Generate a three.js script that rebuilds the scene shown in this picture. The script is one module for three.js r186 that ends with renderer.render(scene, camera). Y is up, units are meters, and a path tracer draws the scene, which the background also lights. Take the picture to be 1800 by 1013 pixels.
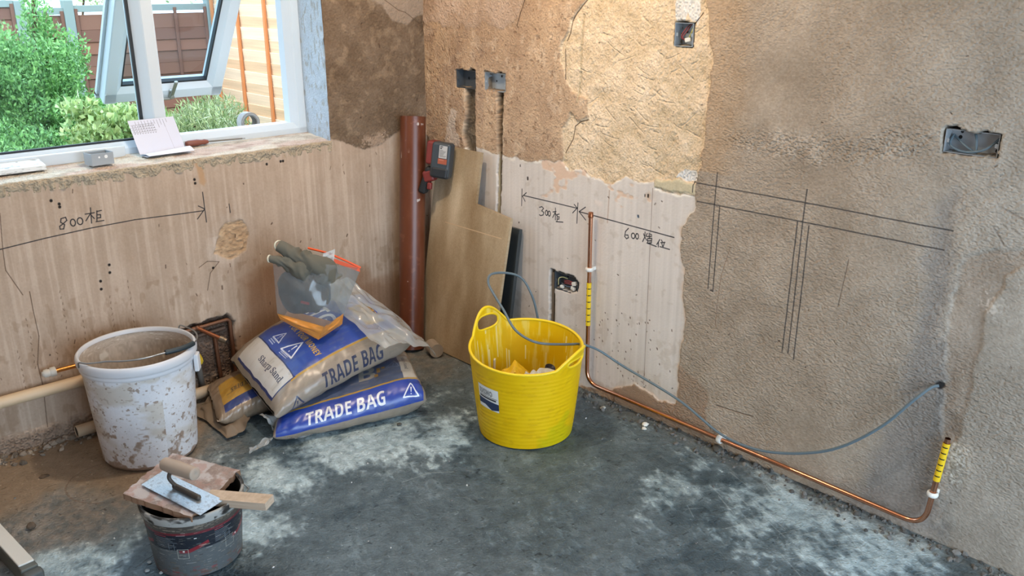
import * as THREE from 'three';
import { mergeGeometries } from 'three/addons/utils/BufferGeometryUtils.js';
import { RectAreaLightUniformsLib } from 'three/addons/lights/RectAreaLightUniformsLib.js';
import { RoundedBoxGeometry } from 'three/addons/geometries/RoundedBoxGeometry.js';

// ------------------------------------------------------------------ camera, sky, lights, exposure
const scene = new THREE.Scene();
const camera = new THREE.PerspectiveCamera(35.957, 1800 / 1013, 0.05, 200);
camera.position.set(-2.3903, 1.53, 3.2057);
{
  const p = 19.0015 * Math.PI / 180, w = 42.6995 * Math.PI / 180;
  camera.lookAt(-2.3903 + Math.sin(w) * Math.cos(p), 1.53 - Math.sin(p), 3.2057 - Math.cos(w) * Math.cos(p));
}
scene.background = new THREE.Color().setRGB(0.74, 0.92, 1.14);      // bright overcast sky, enters through the window and the garden door
scene.backgroundIntensity = 4.3;
const sun = new THREE.DirectionalLight(new THREE.Color().setRGB(1.0, 0.93, 0.82), 1.6);   // hazy sun on the garden, from behind the house
sun.position.set(-7, 9, 5); sun.target.position.set(0, 0, -4); sun.shadow.radius = 8;
sun.castShadow = true; sun.shadow.mapSize.set(2048, 2048);
Object.assign(sun.shadow.camera, { left: -9, right: 9, top: 9, bottom: -9, near: 0.5, far: 40 });
scene.add(sun, sun.target);
RectAreaLightUniformsLib.init();
const addedDoorLight = new THREE.RectAreaLight(new THREE.Color().setRGB(0.74, 0.92, 1.14), 4.5, 2.62, 2.1);   // area light added in the garden door opening, strengthens the sky entering there
addedDoorLight.position.set(-1.45, 1.09, 4.655); addedDoorLight.lookAt(-1.45, 1.09, 0); scene.add(addedDoorLight);
const LAMP_AT = [-0.92, 2.22, 1.02], LAMP_POWER = 4.2;              // bare bulb hanging from the ceiling, above the frame
const renderer = new THREE.WebGLRenderer({ antialias: true });
renderer.toneMapping = THREE.LinearToneMapping;
renderer.toneMappingExposure = 1.0;
renderer.shadowMap.enabled = true;

// ------------------------------------------------------------------ helpers
const V3 = (x, y, z) => new THREE.Vector3(x, y, z);
const PI = Math.PI, TAU = PI * 2;
function rng(seed) { let a = seed >>> 0; return () => { a = (a + 0x6D2B79F5) | 0; let t = Math.imul(a ^ (a >>> 15), 1 | a); t = (t + Math.imul(t ^ (t >>> 7), 61 | t)) ^ t; return ((t ^ (t >>> 14)) >>> 0) / 4294967296; }; }
const clamp = (x, a = 0, b = 1) => x < a ? a : x > b ? b : x;
const sstep = (a, b, x) => { const t = clamp((x - a) / (b - a)); return t * t * (3 - 2 * t); };
const mix = (a, b, t) => a + (b - a) * t;
function hash(x, y, s) { let h = Math.imul(x, 374761393) + Math.imul(y, 668265263) + Math.imul(s, 1274126177); h = Math.imul(h ^ (h >>> 13), 1274126177); return ((h ^ (h >>> 16)) >>> 0) / 4294967296; }
function noise(x, y, s = 0) {          // -1..1
  const xi = Math.floor(x), yi = Math.floor(y), fx = x - xi, fy = y - yi, u = fx * fx * (3 - 2 * fx), v = fy * fy * (3 - 2 * fy);
  const a = hash(xi, yi, s), b = hash(xi + 1, yi, s), c = hash(xi, yi + 1, s), d = hash(xi + 1, yi + 1, s);
  return (a + (b - a) * u + (c - a) * v + (a - b - c + d) * u * v) * 2 - 1;
}
function fbm(x, y, s, o = 4) { let r = 0, a = 0.5; for (let i = 0; i < o; i++) { r += a * noise(x, y, s + i * 17); x = x * 2.03 + 3.1; y = y * 2.03 + 1.7; a *= 0.5; } return r; }
const used = {};
function numbered(n) { const k = used[n] = (used[n] ?? -1) + 1; return k ? n + '_' + String(k).padStart(3, '0') : n; }
function tag(o, label, category, group, kind) { if (label) o.userData.label = label; if (category) o.userData.category = category; if (group) o.userData.group = group; if (kind) o.userData.kind = kind; return o; }
function thing(name, label, category, pos = [0, 0, 0], group, turn = 0) { const o = new THREE.Group(); o.name = numbered(name); o.position.set(...pos); o.rotation.y = turn; scene.add(o); return tag(o, label, category, group); }
function part(name, geo, m, parent, label) { const o = new THREE.Mesh(geo, m); o.name = parent === scene ? numbered(name) : name; parent.add(o); if (label) o.userData.label = label; return o; }
function solo(name, geo, m, label, category, group) { return tag(part(name, geo, m, scene), label, category, group); }
function struct(name, label, category) { const o = new THREE.Group(); o.name = name; scene.add(o); return tag(o, label, category, null, 'structure'); }
const rgb = (r, g, b) => new THREE.Color(`rgb(${r},${g},${b})`);
const mat = (c, rough = 0.8, o = {}) => new THREE.MeshStandardMaterial({ color: c instanceof THREE.Color ? c : new THREE.Color(c), roughness: rough, side: THREE.DoubleSide, ...o });
const phys = (c, rough, o = {}) => new THREE.MeshPhysicalMaterial({ color: c instanceof THREE.Color ? c : new THREE.Color(c), roughness: rough, side: THREE.DoubleSide, ...o });
function moved(g, x = 0, y = 0, z = 0, rx = 0, ry = 0, rz = 0) { const m = new THREE.Matrix4().makeRotationFromEuler(new THREE.Euler(rx, ry, rz)); m.setPosition(x, y, z); return g.applyMatrix4(m); }
const plain = g => { g = g.index ? g.toNonIndexed() : g; for (const k of Object.keys(g.attributes)) if (!['position', 'normal', 'uv'].includes(k)) g.deleteAttribute(k); return g; };
const merge = list => mergeGeometries(list.map(plain));
const box = (w, h, d, x = 0, y = 0, z = 0) => new THREE.BoxGeometry(w, h, d).translate(x, y, z);
const rbox = (w, h, d, r = 0.004, seg = 2) => new RoundedBoxGeometry(w, h, d, seg, Math.min(r, w / 2.01, h / 2.01, d / 2.01));
const boxTo = (x0, x1, y0, y1, z0, z1) => box(x1 - x0, y1 - y0, z1 - z0, (x0 + x1) / 2, (y0 + y1) / 2, (z0 + z1) / 2);
const curve = pts => new THREE.CatmullRomCurve3(pts.map(p => V3(...p)), false, 'centripetal');
const tube = (pts, r, seg = 40, rad = 10) => new THREE.TubeGeometry(Array.isArray(pts) ? curve(pts) : pts, seg, r, rad, false);
function bentPipe(pts, bend) {          // straight runs with rounded bends
  const path = new THREE.CurvePath(); let from = V3(...pts[0]);
  for (let i = 1; i < pts.length; i++) {
    const p = V3(...pts[i]);
    if (i === pts.length - 1) { path.add(new THREE.LineCurve3(from, p)); break; }
    const q = V3(...pts[i + 1]), a = p.clone().add(from.clone().sub(p).setLength(bend)), b = p.clone().add(q.clone().sub(p).setLength(bend));
    path.add(new THREE.LineCurve3(from, a)); path.add(new THREE.QuadraticBezierCurve3(a, p, b)); from = b;
  }
  return path;
}
function rod(a, b, r, rad = 14, open = false) { const A = V3(...a), B = V3(...b), d = B.clone().sub(A), g = new THREE.CylinderGeometry(r, r, d.length(), rad, 1, open); g.applyQuaternion(new THREE.Quaternion().setFromUnitVectors(V3(0, 1, 0), d.normalize())); const c = A.add(B).multiplyScalar(0.5); return g.translate(c.x, c.y, c.z); }
function barBox(a, b, w, h) { const A = V3(...a), B = V3(...b), d = B.clone().sub(A), g = new THREE.BoxGeometry(w, h, d.length()); const m = new THREE.Matrix4().lookAt(B, A, V3(0, 1, 0)); g.applyMatrix4(m); const c = A.add(B).multiplyScalar(0.5); return g.translate(c.x, c.y, c.z); }
const lathe = (prof, seg = 64) => new THREE.LatheGeometry(prof.map(([r, y]) => new THREE.Vector2(r, y)), seg);
// a surface from a function of (u, v), both 0..1
function surf(nu, nv, f, keep, flip) {
  const pos = [], uv = [], idx = [], p = [0, 0, 0];
  for (let j = 0; j <= nv; j++) for (let i = 0; i <= nu; i++) { f(i / nu, j / nv, p); pos.push(p[0], p[1], p[2]); uv.push(i / nu, j / nv); }
  for (let j = 0; j < nv; j++) for (let i = 0; i < nu; i++) { if (keep && !keep((i + 0.5) / nu, (j + 0.5) / nv)) continue; const a = j * (nu + 1) + i, b = a + 1, c = a + nu + 1, d = c + 1; if (flip) idx.push(a, d, b, a, c, d); else idx.push(a, b, d, a, d, c); }
  const g = new THREE.BufferGeometry(); g.setAttribute('position', new THREE.Float32BufferAttribute(pos, 3)); g.setAttribute('uv', new THREE.Float32BufferAttribute(uv, 2)); g.setIndex(idx); g.computeVertexNormals(); return g;
}
function lump(r, seed, amp = 0.25, det = 2, sq = [1, 1, 1]) { const g = new THREE.IcosahedronGeometry(r, det), p = g.attributes.position; for (let i = 0; i < p.count; i++) { const x = p.getX(i), y = p.getY(i), z = p.getZ(i), k = 1 + amp * (noise(x / r * 1.3 + 9, y / r * 1.3 + z / r, seed) + 0.5 * noise(z / r * 2.6, x / r * 2.6 + y / r, seed + 5)); p.setXYZ(i, x * k * sq[0], y * k * sq[1], z * k * sq[2]); } g.computeVertexNormals(); return g; }
// textures
function dataTex(arr, w, h, srgb, rep) { const t = new THREE.DataTexture(arr, w, h, THREE.RGBAFormat); t.magFilter = THREE.LinearFilter; t.minFilter = THREE.LinearFilter; if (srgb) t.colorSpace = THREE.SRGBColorSpace; t.wrapS = t.wrapT = rep ? THREE.RepeatWrapping : THREE.ClampToEdgeWrapping; t.needsUpdate = true; return t; }
const BUMP = 0.010;                     // metres from black to white in the relief maps
class Surface {                         // colour + fine relief + coarse relief of one plastered or screeded surface, in metres
  constructor(W, H, u0, u1, v0, v1) { Object.assign(this, { W, H, u0, u1, v0, v1 }); this.c = new Float32Array(W * H * 3); this.b = new Float32Array(W * H); this.m = new Float32Array(W * H); this.su = (u1 - u0) / W; this.sv = (v1 - v0) / H; }
  paint(fn) { const o = { r: 0, g: 0, b: 0, bump: 0, m: 0 }; for (let j = 0; j < this.H; j++) for (let i = 0; i < this.W; i++) { fn(this.u0 + (i + 0.5) * this.su, this.v0 + (j + 0.5) * this.sv, o); const k = j * this.W + i; this.c[k * 3] = o.r; this.c[k * 3 + 1] = o.g; this.c[k * 3 + 2] = o.b; this.b[k] = o.bump; this.m[k] = o.m; } return this; }
  stroke(pts, w, col, alpha = 1, dBump = 0, soft = 0.6, dMacro = 0) {
    for (let n = 0; n + 3 < pts.length; n += 2) {
      const [ax, ay, bx, by] = pts.slice(n, n + 4), dx = bx - ax, dy = by - ay, L = dx * dx + dy * dy || 1e-9;
      const i0 = Math.max(0, Math.floor((Math.min(ax, bx) - w * 2 - this.u0) / this.su)), i1 = Math.min(this.W - 1, Math.ceil((Math.max(ax, bx) + w * 2 - this.u0) / this.su));
      const j0 = Math.max(0, Math.floor((Math.min(ay, by) - w * 2 - this.v0) / this.sv)), j1 = Math.min(this.H - 1, Math.ceil((Math.max(ay, by) + w * 2 - this.v0) / this.sv));
      for (let j = j0; j <= j1; j++) for (let i = i0; i <= i1; i++) {
        const x = this.u0 + (i + 0.5) * this.su, y = this.v0 + (j + 0.5) * this.sv, t = clamp(((x - ax) * dx + (y - ay) * dy) / L), d = Math.hypot(x - ax - dx * t, y - ay - dy * t);
        const a = alpha * (1 - sstep(w * (1 - soft), w * (1 + soft), d)); if (a <= 0) continue;
        const k = j * this.W + i; if (col) for (let q = 0; q < 3; q++) this.c[k * 3 + q] = mix(this.c[k * 3 + q], col[q], a);
        this.b[k] += dBump * a; this.m[k] += dMacro * a;
      }
    }
  }
  height(u, v) { const x = clamp((u - this.u0) / this.su - 0.5, 0, this.W - 1.001), y = clamp((v - this.v0) / this.sv - 0.5, 0, this.H - 1.001), i = x | 0, j = y | 0, fx = x - i, fy = y - j, k = j * this.W + i; return mix(mix(this.m[k], this.m[k + 1], fx), mix(this.m[k + this.W], this.m[k + this.W + 1], fx), fy); }
  material(rough, o = {}) {
    const n = this.W * this.H, ca = new Uint8Array(n * 4), ba = new Uint8Array(n * 4);
    for (let k = 0; k < n; k++) { for (let q = 0; q < 3; q++) ca[k * 4 + q] = clamp(this.c[k * 3 + q]) * 255; ca[k * 4 + 3] = 255; const h = clamp(0.5 + this.b[k] / BUMP) * 255; ba[k * 4] = ba[k * 4 + 1] = ba[k * 4 + 2] = h; ba[k * 4 + 3] = 255; }
    return new THREE.MeshStandardMaterial({ map: dataTex(ca, this.W, this.H, true), bumpMap: dataTex(ba, this.W, this.H, false), bumpScale: BUMP, roughness: rough, side: THREE.DoubleSide, ...o });
  }
}
function sd(poly, x, y) {               // signed distance, positive inside
  let d = 1e9, ins = false;
  for (let i = 0, n = poly.length, j = n - 2; i < n; j = i, i += 2) {
    const ax = poly[j], ay = poly[j + 1], bx = poly[i], by = poly[i + 1], ex = bx - ax, ey = by - ay, t = clamp(((x - ax) * ex + (y - ay) * ey) / (ex * ex + ey * ey + 1e-12)), px = x - ax - ex * t, py = y - ay - ey * t;
    d = Math.min(d, px * px + py * py); if ((ay > y) !== (by > y) && x < ex * (y - ay) / ey + ax) ins = !ins;
  }
  return ins ? Math.sqrt(d) : -Math.sqrt(d);
}
function boxed(poly, pad = 0.06) { let a = 1e9, b = -1e9, c = 1e9, d = -1e9; for (let i = 0; i < poly.length; i += 2) { a = Math.min(a, poly[i]); b = Math.max(b, poly[i]); c = Math.min(c, poly[i + 1]); d = Math.max(d, poly[i + 1]); } return (x, y) => x < a - pad || x > b + pad || y < c - pad || y > d + pad ? -1 : sd(poly, x, y); }
function canvas(w, h, draw) { const c = document.createElement('canvas'); c.width = w; c.height = h; draw(c.getContext('2d'), w, h); const t = new THREE.CanvasTexture(c); t.colorSpace = THREE.SRGBColorSpace; return t; }
const ZL = 0.062;                       // face of the window wall; the other wall's face is x = 0

// ------------------------------------------------------------------ wall_right
const SKIM_R = [0.0, 0.80, 0.046, 0.812, 0.255, 0.855, 0.387, 0.882, 0.512, 0.870, 0.631, 0.868, 0.729, 0.866, 0.808, 0.884, 0.884, 0.892, 0.930, 0.862, 0.987, 0.877, 1.045, 0.858, 1.129, 0.846, 1.207, 0.879, 1.284, 0.875, 1.334, 0.887, 1.343, 0.859, 1.506, 0.863, 1.510, 0.816, 1.465, 0.748, 1.464, 0.688, 1.489, 0.592, 1.490, 0.510, 1.506, 0.431, 1.496, 0.343, 1.492, 0.233, 1.490, 0.166, 1.490, 0.094, 1.42, 0.085, 1.30, 0.11, 1.2, 0.05, 1.0, 0.0, 0.0, 0.0];
const PALE_R = [0.993, 1.65, 0.993, 1.472, 0.922, 1.404, 0.909, 1.355, 0.873, 1.313, 0.880, 1.254, 0.905, 1.195, 0.938, 1.156, 1.015, 1.133, 1.023, 1.067, 0.967, 1.053, 0.932, 1.074, 0.896, 1.018, 0.901, 0.933, 0.884, 0.85, 1.503, 0.85, 1.503, 0.910, 1.520, 0.969, 1.527, 1.044, 1.524, 1.135, 1.533, 1.224, 1.542, 1.294, 1.524, 1.379, 1.504, 1.479, 1.5, 1.65];
const TOPPALE_R = [-0.1, 1.7, -0.1, 1.39, 0.074, 1.379, 0.179, 1.394, 0.271, 1.341, 0.379, 1.356, 0.516, 1.371, 0.614, 1.368, 0.661, 1.427, 0.692, 1.468, 0.70, 1.7];
const HOLES_R = [[0.275, 1.118, 0.398, 1.118, 0.400, 1.190, 0.372, 1.197, 0.350, 1.188, 0.273, 1.190], [0.456, 1.122, 0.578, 1.120, 0.578, 1.190, 0.545, 1.196, 0.52, 1.186, 0.453, 1.194], [1.386, 1.338, 1.457, 1.336, 1.459, 1.407, 1.42, 1.413, 1.384, 1.412], [2.272, 1.110, 2.408, 1.115, 2.406, 1.170, 2.37, 1.177, 2.34, 1.166, 2.30, 1.178, 2.270, 1.176], [0.846, 0.378, 0.96, 0.384, 0.992, 0.395, 0.996, 0.43, 0.97, 0.452, 0.848, 0.452]];
const CHASE_R = [[0.330, 1.125, 0.395, 1.125, 0.390, 0.80, 0.353, 0.80, 0.311, 0.927, 0.335, 1.013], [0.531, 1.13, 0.568, 1.13, 0.557, 0.888, 0.545, 0.602, 0.545, 0.30, 0.521, 0.30, 0.521, 0.597, 0.533, 0.884], [0.838, 0.455, 0.864, 0.455, 0.871, 0.027, 0.841, 0.017]];
const TRENCH_R = [2.375, 0.860, 2.507, 0.896, 2.8, 0.90, 2.8, 0.855, 2.514, 0.853, 2.481, 0.815, 2.445, 0.696, 2.445, 0.566, 2.441, 0.359, 2.413, 0.295, 2.388, 0.303, 2.366, 0.540, 2.365, 0.738];
const GREYBAND_R = [2.285, 0.60, 2.300, 0.98, 2.345, 1.02, 2.37, 0.60, 2.40, 0.40, 2.40, 0.20, 2.43, 0.02, 2.16, 0.0, 2.25, 0.30, 2.26, 0.45];  // greyer, darker area low on the wall, narrowing to a band above
const ROUGH_R = [1.60, 1.09, 1.70, 1.115, 1.885, 1.12, 2.05, 1.13, 2.15, 1.17, 2.26, 1.16, 2.24, 1.10, 2.131, 1.066, 1.95, 1.02, 1.858, 1.027, 1.641, 1.035];
const strip_R = [1.338, 0.896, 1.503, 0.906, 1.502, 0.868, 1.335, 0.864];
const chip_R = [1.439, 0.929, 1.460, 0.951, 1.499, 0.947, 1.509, 0.915, 1.429, 0.906];
const chipTop_R = [1.390, 1.417, 1.380, 1.65, 1.49, 1.65, 1.480, 1.445, 1.453, 1.407, 1.437, 1.444, 1.413, 1.409];
const wr = new Surface(2048, 1170, 0, 2.8, 0, 1.6);
{
  const skim = boxed(SKIM_R, 0.1), pale = boxed(PALE_R, 0.1), top = boxed(TOPPALE_R, 0.1), trench = boxed(TRENCH_R), greyBand = boxed(GREYBAND_R, 0.08), rough = boxed(ROUGH_R, 0.08), strip = boxed(strip_R), chip = boxed(chip_R), chipT = boxed(chipTop_R), holes = HOLES_R.map(h => boxed(h)), chases = CHASE_R.map(h => boxed(h));
  const smear = boxed([1.0, 0.0, 1.25, 0.14, 1.36, 0.16, 1.50, 0.26, 1.62, 0.20, 1.62, 0.0], 0.08), cleft = boxed([0.185, 0.86, 0.215, 0.98, 0.24, 1.03, 0.275, 1.02, 0.262, 0.93, 0.30, 0.87], 0.05);
  wr.paint((z, y, o) => {
    const j1 = noise(z * 34, y * 34, 1), j2 = noise(z * 34, y * 34, 2), j3 = noise(z * 110, y * 110, 3), j4 = noise(z * 110, y * 110, 4);
    const wz = z + 0.007 * j1 + 0.0025 * j3, wy = y + 0.007 * j2 + 0.0025 * j4;
    const lo = fbm(z * 3.1, y * 3.1, 11, 3), md = fbm(z * 11, y * 11, 21, 3), fi = noise(z * 190, y * 190, 31), gr = noise(z * 420, y * 420, 33), g2 = fbm(z * 64, y * 92, 41, 3);
    const sA = skim(wz, wy), sC = pale(wz, wy);
    let r, g, b, bump, m;
    // brown float coat
    const tone = 0.06 * lo + 0.07 * md + 0.035 * fi;
    const isB = z < 1.2;
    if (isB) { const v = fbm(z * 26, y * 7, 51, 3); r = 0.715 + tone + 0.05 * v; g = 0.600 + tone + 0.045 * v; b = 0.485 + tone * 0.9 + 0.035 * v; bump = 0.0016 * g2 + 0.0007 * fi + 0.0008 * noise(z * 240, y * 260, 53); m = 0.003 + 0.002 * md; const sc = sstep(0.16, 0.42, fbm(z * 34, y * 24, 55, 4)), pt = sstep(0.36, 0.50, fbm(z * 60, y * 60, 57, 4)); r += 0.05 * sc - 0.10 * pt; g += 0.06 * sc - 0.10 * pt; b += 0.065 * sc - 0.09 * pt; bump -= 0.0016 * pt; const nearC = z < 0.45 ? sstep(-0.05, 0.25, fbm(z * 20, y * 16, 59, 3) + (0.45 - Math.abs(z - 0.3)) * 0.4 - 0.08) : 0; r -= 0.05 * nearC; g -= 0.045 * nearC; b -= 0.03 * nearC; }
    else {
      const gy = sstep(1.9, 2.5, z + 0.1 * lo);
      r = mix(0.655, 0.630, gy) + tone; g = mix(0.590, 0.595, gy) + tone; b = mix(0.515, 0.545, gy) + tone;
      const smooth = sstep(-0.25, 0.15, fbm(z * 4.5, y * 2.6, 61, 2)); const rg = mix(0.35, 1, smooth) + 1.4 * sstep(-0.01, 0.03, rough(wz, wy));
      bump = rg * (0.0013 * fbm(z * 70, y * 120, 43, 3) + 0.0011 * noise(z * 150, y * 260, 45) + 0.0006 * noise(z * 260, y * 420, 47)) + 0.0003 * gr; m = 0.006 + 0.003 * md;
      const rr = sstep(-0.01, 0.02, rough(wz, wy)) * sstep(-0.05, 0.35, md + 0.4 * fi); r += 0.05 * rr; g += 0.055 * rr; b += 0.06 * rr;
      if (z < 1.72 && y > 0.95) { const k = 1 - sstep(1.56, 1.72, z + 0.05 * md); r += 0.03 * k; g -= 0.005 * k; b -= 0.04 * k; }
    }
    let k = sstep(-0.006, 0.012, smear(wz, wy)); if (k > 0) { k *= 0.35 + 0.3 * sstep(-0.2, 0.2, md + 0.3 * fi); r = mix(r, 0.58 + tone, k); g = mix(g, 0.455 + tone, k); b = mix(b, 0.355 + tone, k); }
    k = sstep(-0.004, 0.006, top(wz + 0.02 * md, wy + 0.05 * md)); if (k > 0) { const s = 0.6 + 0.4 * sstep(-0.2, 0.2, md); r = mix(r, 0.72 + tone, k * s); g = mix(g, 0.62 + tone, k * s); b = mix(b, 0.535 + tone, k * s); m += 0.002 * k; }
    k = sstep(-0.003, 0.003, sC); if (k > 0) {          // hacked pale backing coat
      const v = fbm(z * 20, y * 26, 71, 4), vv = 0.05 * lo + 0.10 * v + 0.045 * fi; r = mix(r, 0.855 + vv, k); g = mix(g, 0.760 + vv, k); b = mix(b, 0.630 + vv * 1.1, k);
      bump = mix(bump, 0.0040 * v + 0.0028 * fbm(z * 95, y * 95, 73, 3) + 0.0010 * noise(z * 260, y * 260, 77), k); m = mix(m, -0.003 + 0.004 * fbm(z * 14, y * 14, 75, 3), k);
    }
    k = sstep(-0.003, 0.008, cleft(wz + 0.02 * md, wy + 0.02 * md)); if (k > 0) { r = mix(r, 0.80 + tone, k * 0.8); g = mix(g, 0.74 + tone, k * 0.8); b = mix(b, 0.68 + tone, k * 0.8); }
    k = sstep(-0.0025, 0.0025, sA); if (k > 0) {          // smooth pinkish skim
      const st = fbm(z * 75, y * 2.2, 81, 3), vv = 0.035 * lo + 0.045 * st + 0.02 * md; r = mix(r, 0.845 + vv, k); g = mix(g, 0.805 + vv, k); b = mix(b, 0.765 + vv, k);
      bump = mix(bump, 0.00025 * st + 0.0002 * fi, k); m = mix(m, 0.0015 + 0.0008 * lo, k);
      const w = y > 0.74 ? sstep(0.05, 0.22, fbm(z * 16, y * 22, 85, 3) - (0.90 - y) * 2.2) * sstep(0.72, 0.8, z) * (1 - sstep(1.30, 1.36, z)) : 0; if (w > 0) { r = mix(r, 0.86, w * k); g = mix(g, 0.74, w * k); b = mix(b, 0.64, w * k); bump -= 0.0012 * w * k; }
      const dirt = sstep(0.28, 0.5, fbm(z * 30, y * 30, 87, 3) + (y < 0.35 ? 0.14 : 0) + (y < 0.1 ? 0.1 : 0)); r -= 0.035 * dirt * k; g -= 0.042 * dirt * k; b -= 0.05 * dirt * k;
      const e = k * (1 - sstep(0.002, 0.014, sA)) * sstep(-0.3, 0.3, noise(z * 40, y * 40, 89)); if (y > 0.78) { r = mix(r, 0.93, e); g = mix(g, 0.89, e); b = mix(b, 0.83, e); m += 0.001 * e; } else { r = mix(r, 0.86, e * 0.6); g = mix(g, 0.76, e * 0.6); b = mix(b, 0.67, e * 0.6); }
    }
    k = sstep(-0.001, 0.002, strip(wz, wy)); if (k > 0) { r = mix(r, 0.79 + 0.03 * fi, k); g = mix(g, 0.735 + 0.03 * fi, k); b = mix(b, 0.61 + 0.03 * fi, k); bump *= 1 - k * 0.8; m = mix(m, 0.004, k); }
    k = Math.max(sstep(-0.003, 0.003, chip(wz, wy)), sstep(-0.003, 0.003, chipT(wz + 0.012 * j1, wy))); if (k > 0) { const w = 0.86 + 0.08 * fi + 0.05 * md; r = mix(r, w, k); g = mix(g, w - 0.015, k); b = mix(b, w - 0.04, k); bump = mix(bump, 0.002 * fi, k); }
    k = sstep(-0.035, 0.035, greyBand(wz + 0.05 * md + 0.01 * fi, wy + 0.03 * md)); if (k > 0) { const v = 0.04 * md + 0.04 * fi + 0.03 * lo; r = mix(r, 0.50 + v, k * 0.7); g = mix(g, 0.48 + v, k * 0.7); b = mix(b, 0.46 + v, k * 0.7); m -= 0.003 * k; }
    k = sstep(-0.004, 0.006, trench(wz + 0.01 * md, wy)); if (k > 0) { r = mix(r, 0.60 + tone, k * 0.8); g = mix(g, 0.545 + tone, k * 0.8); b = mix(b, 0.485 + tone, k * 0.8); m -= 0.004 * k; bump += 0.002 * k * fbm(z * 30, y * 14, 91, 3); }
    if (z > 2.40 && y > 0.2 && y < 0.84) { const pe = sstep(0.05, 0.3, md + 0.3 * fi) * (1 - sstep(2.44, 2.50, z)) * sstep(2.41, 2.44, z); r += 0.12 * pe; g += 0.12 * pe; b += 0.12 * pe; }
    for (let n = 0; n < chases.length; n++) { k = sstep(-0.002, 0.004, chases[n](z + 0.0025 * j1 + 0.004 * j3 * 0.6, y)); if (k > 0) { const v = 0.06 * fi + 0.06 * md; r = mix(r, 0.42 + v, k); g = mix(g, 0.375 + v, k); b = mix(b, 0.315 + v, k); m = mix(m, n ? -0.030 : -0.026 + 0.010 * fbm(z * 40, y * 26, 95, 3), k); bump = mix(bump, 0.003 * g2, k); } }
    for (const h of holes) { k = sstep(-0.001, 0.003, h(z + 0.0012 * j1 + 0.002 * j3, y + 0.0012 * j2 + 0.002 * j4)); if (k > 0) { r = mix(r, 0.40, k); g = mix(g, 0.37, k); b = mix(b, 0.33, k); m = mix(m, -0.044, k); bump *= 1 - k; } }
    o.r = r; o.g = g; o.b = b; o.bump = bump; o.m = m;
  });
  // trowel gouges in the hacked plaster, cracks and pits
  const R = rng(5);
  for (let i = 0; i < 46; i++) { const z = 0.96 + R() * 0.52, y = 0.93 + R() * 0.5, a = -0.35 + (R() - 0.5) * 0.7 + (R() < 0.15 ? 0.9 : 0), L = 0.02 + R() * 0.055; wr.stroke([z, y, z + Math.cos(a) * L * 0.5, y + Math.sin(a) * L * 0.5 - 0.002, z + Math.cos(a) * L, y + Math.sin(a) * L], 0.0016 + R() * 0.0016, [0.90, 0.80, 0.66], 0.5, -0.0045, 0.7); }
  for (const c of [[1.03, 1.5, 0.955, 1.43, 0.932, 1.40, 0.922, 1.36, 0.905, 1.33], [0.905, 1.195, 0.898, 1.30], [1.02, 1.06, 0.985, 1.05, 0.955, 1.03, 0.945, 0.98, 0.91, 0.925], [0.69, 1.47, 0.665, 1.42, 0.645, 1.375], [1.49, 1.44, 1.46, 1.405]]) wr.stroke(c, 0.0013, [0.33, 0.24, 0.17], 0.85, -0.005, 0.6);
  wr.stroke([0.985, 1.42, 0.975, 1.30, 0.978, 1.22, 0.968, 1.12], 0.005, [0.74, 0.66, 0.53], 0.7, -0.003, 0.5);
  for (let i = 0; i < 90; i++) { const z = R() * 2.7, y = 0.05 + R() * 1.4, s = 0.0010 + R() * R() * 0.0028; wr.stroke([z, y, z + (R() - 0.5) * 0.012, y - (R() - 0.4) * 0.008], s, [0.28, 0.22, 0.18], 0.35 + 0.45 * R(), -0.003, 0.5); }
  for (let i = 0; i < 60; i++) { const z = 1.05 + R() * 0.42, y = 0.1 + R() * 0.28, s = 0.0009 + R() * 0.0016; wr.stroke([z, y, z + 0.001, y - R() * 0.006], s, [0.35, 0.27, 0.22], 0.75, -0.001, 0.5); }
  wr.stroke([1.33, 0.86, 1.332, 0.60, 1.336, 0.12], 0.0009, [0.50, 0.42, 0.37], 0.8, -0.001);
  wr.stroke([1.135, 0.82, 1.131, 0.70], 0.0025, [0.66, 0.53, 0.44], 0.5);
  for (const [z, y, s] of [[1.312, 0.833, 0.0035], [1.298, 0.832, 0.0018], [0.708, 0.80, 0.004], [0.665, 0.845, 0.002]]) wr.stroke([z, y, z, y - 0.006], s, [0.22, 0.18, 0.15], 0.9, -0.004);
  wr.stroke([1.272, 0.751, 1.273, 0.748], 0.004, [0.23, 0.30, 0.38], 0.9, -0.003);
  wr.stroke([1.075, 0.765, 1.095, 0.763], 0.009, [0.90, 0.84, 0.79], 0.7, 0.0005, 0.8);
  wr.stroke([1.66, 0.72, 1.635, 0.62, 1.628, 0.52, 1.625, 0.44], 0.0012, [0.55, 0.44, 0.36], 0.6, -0.002);
  wr.stroke([2.06, 0.77, 2.045, 0.62], 0.0012, [0.35, 0.28, 0.23], 0.6, -0.002); wr.stroke([1.66, 0.155, 1.80, 0.165], 0.0016, [0.38, 0.29, 0.23], 0.7, -0.003);
  for (const c of [[2.49, 1.04, 2.53, 1.02], [2.45, 0.99, 2.50, 0.97], [2.52, 0.98, 2.56, 0.99], [2.43, 0.94, 2.46, 0.90]]) wr.stroke(c, 0.0022, [0.42, 0.37, 0.33], 0.45, -0.003, 0.8);
  wr.stroke([2.364, 0.474, 2.366, 0.476], 0.010, [0.10, 0.09, 0.09], 0.95, -0.005, 0.4);
  // felt pen dimensions and pencil lines for the kitchen units
  const ell = (x, y, a, b) => { const p = []; for (let t = -1.3; t <= 5.3; t += 0.5) p.push(x + a * Math.cos(t), y + b * Math.sin(t)); return p; };
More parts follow.
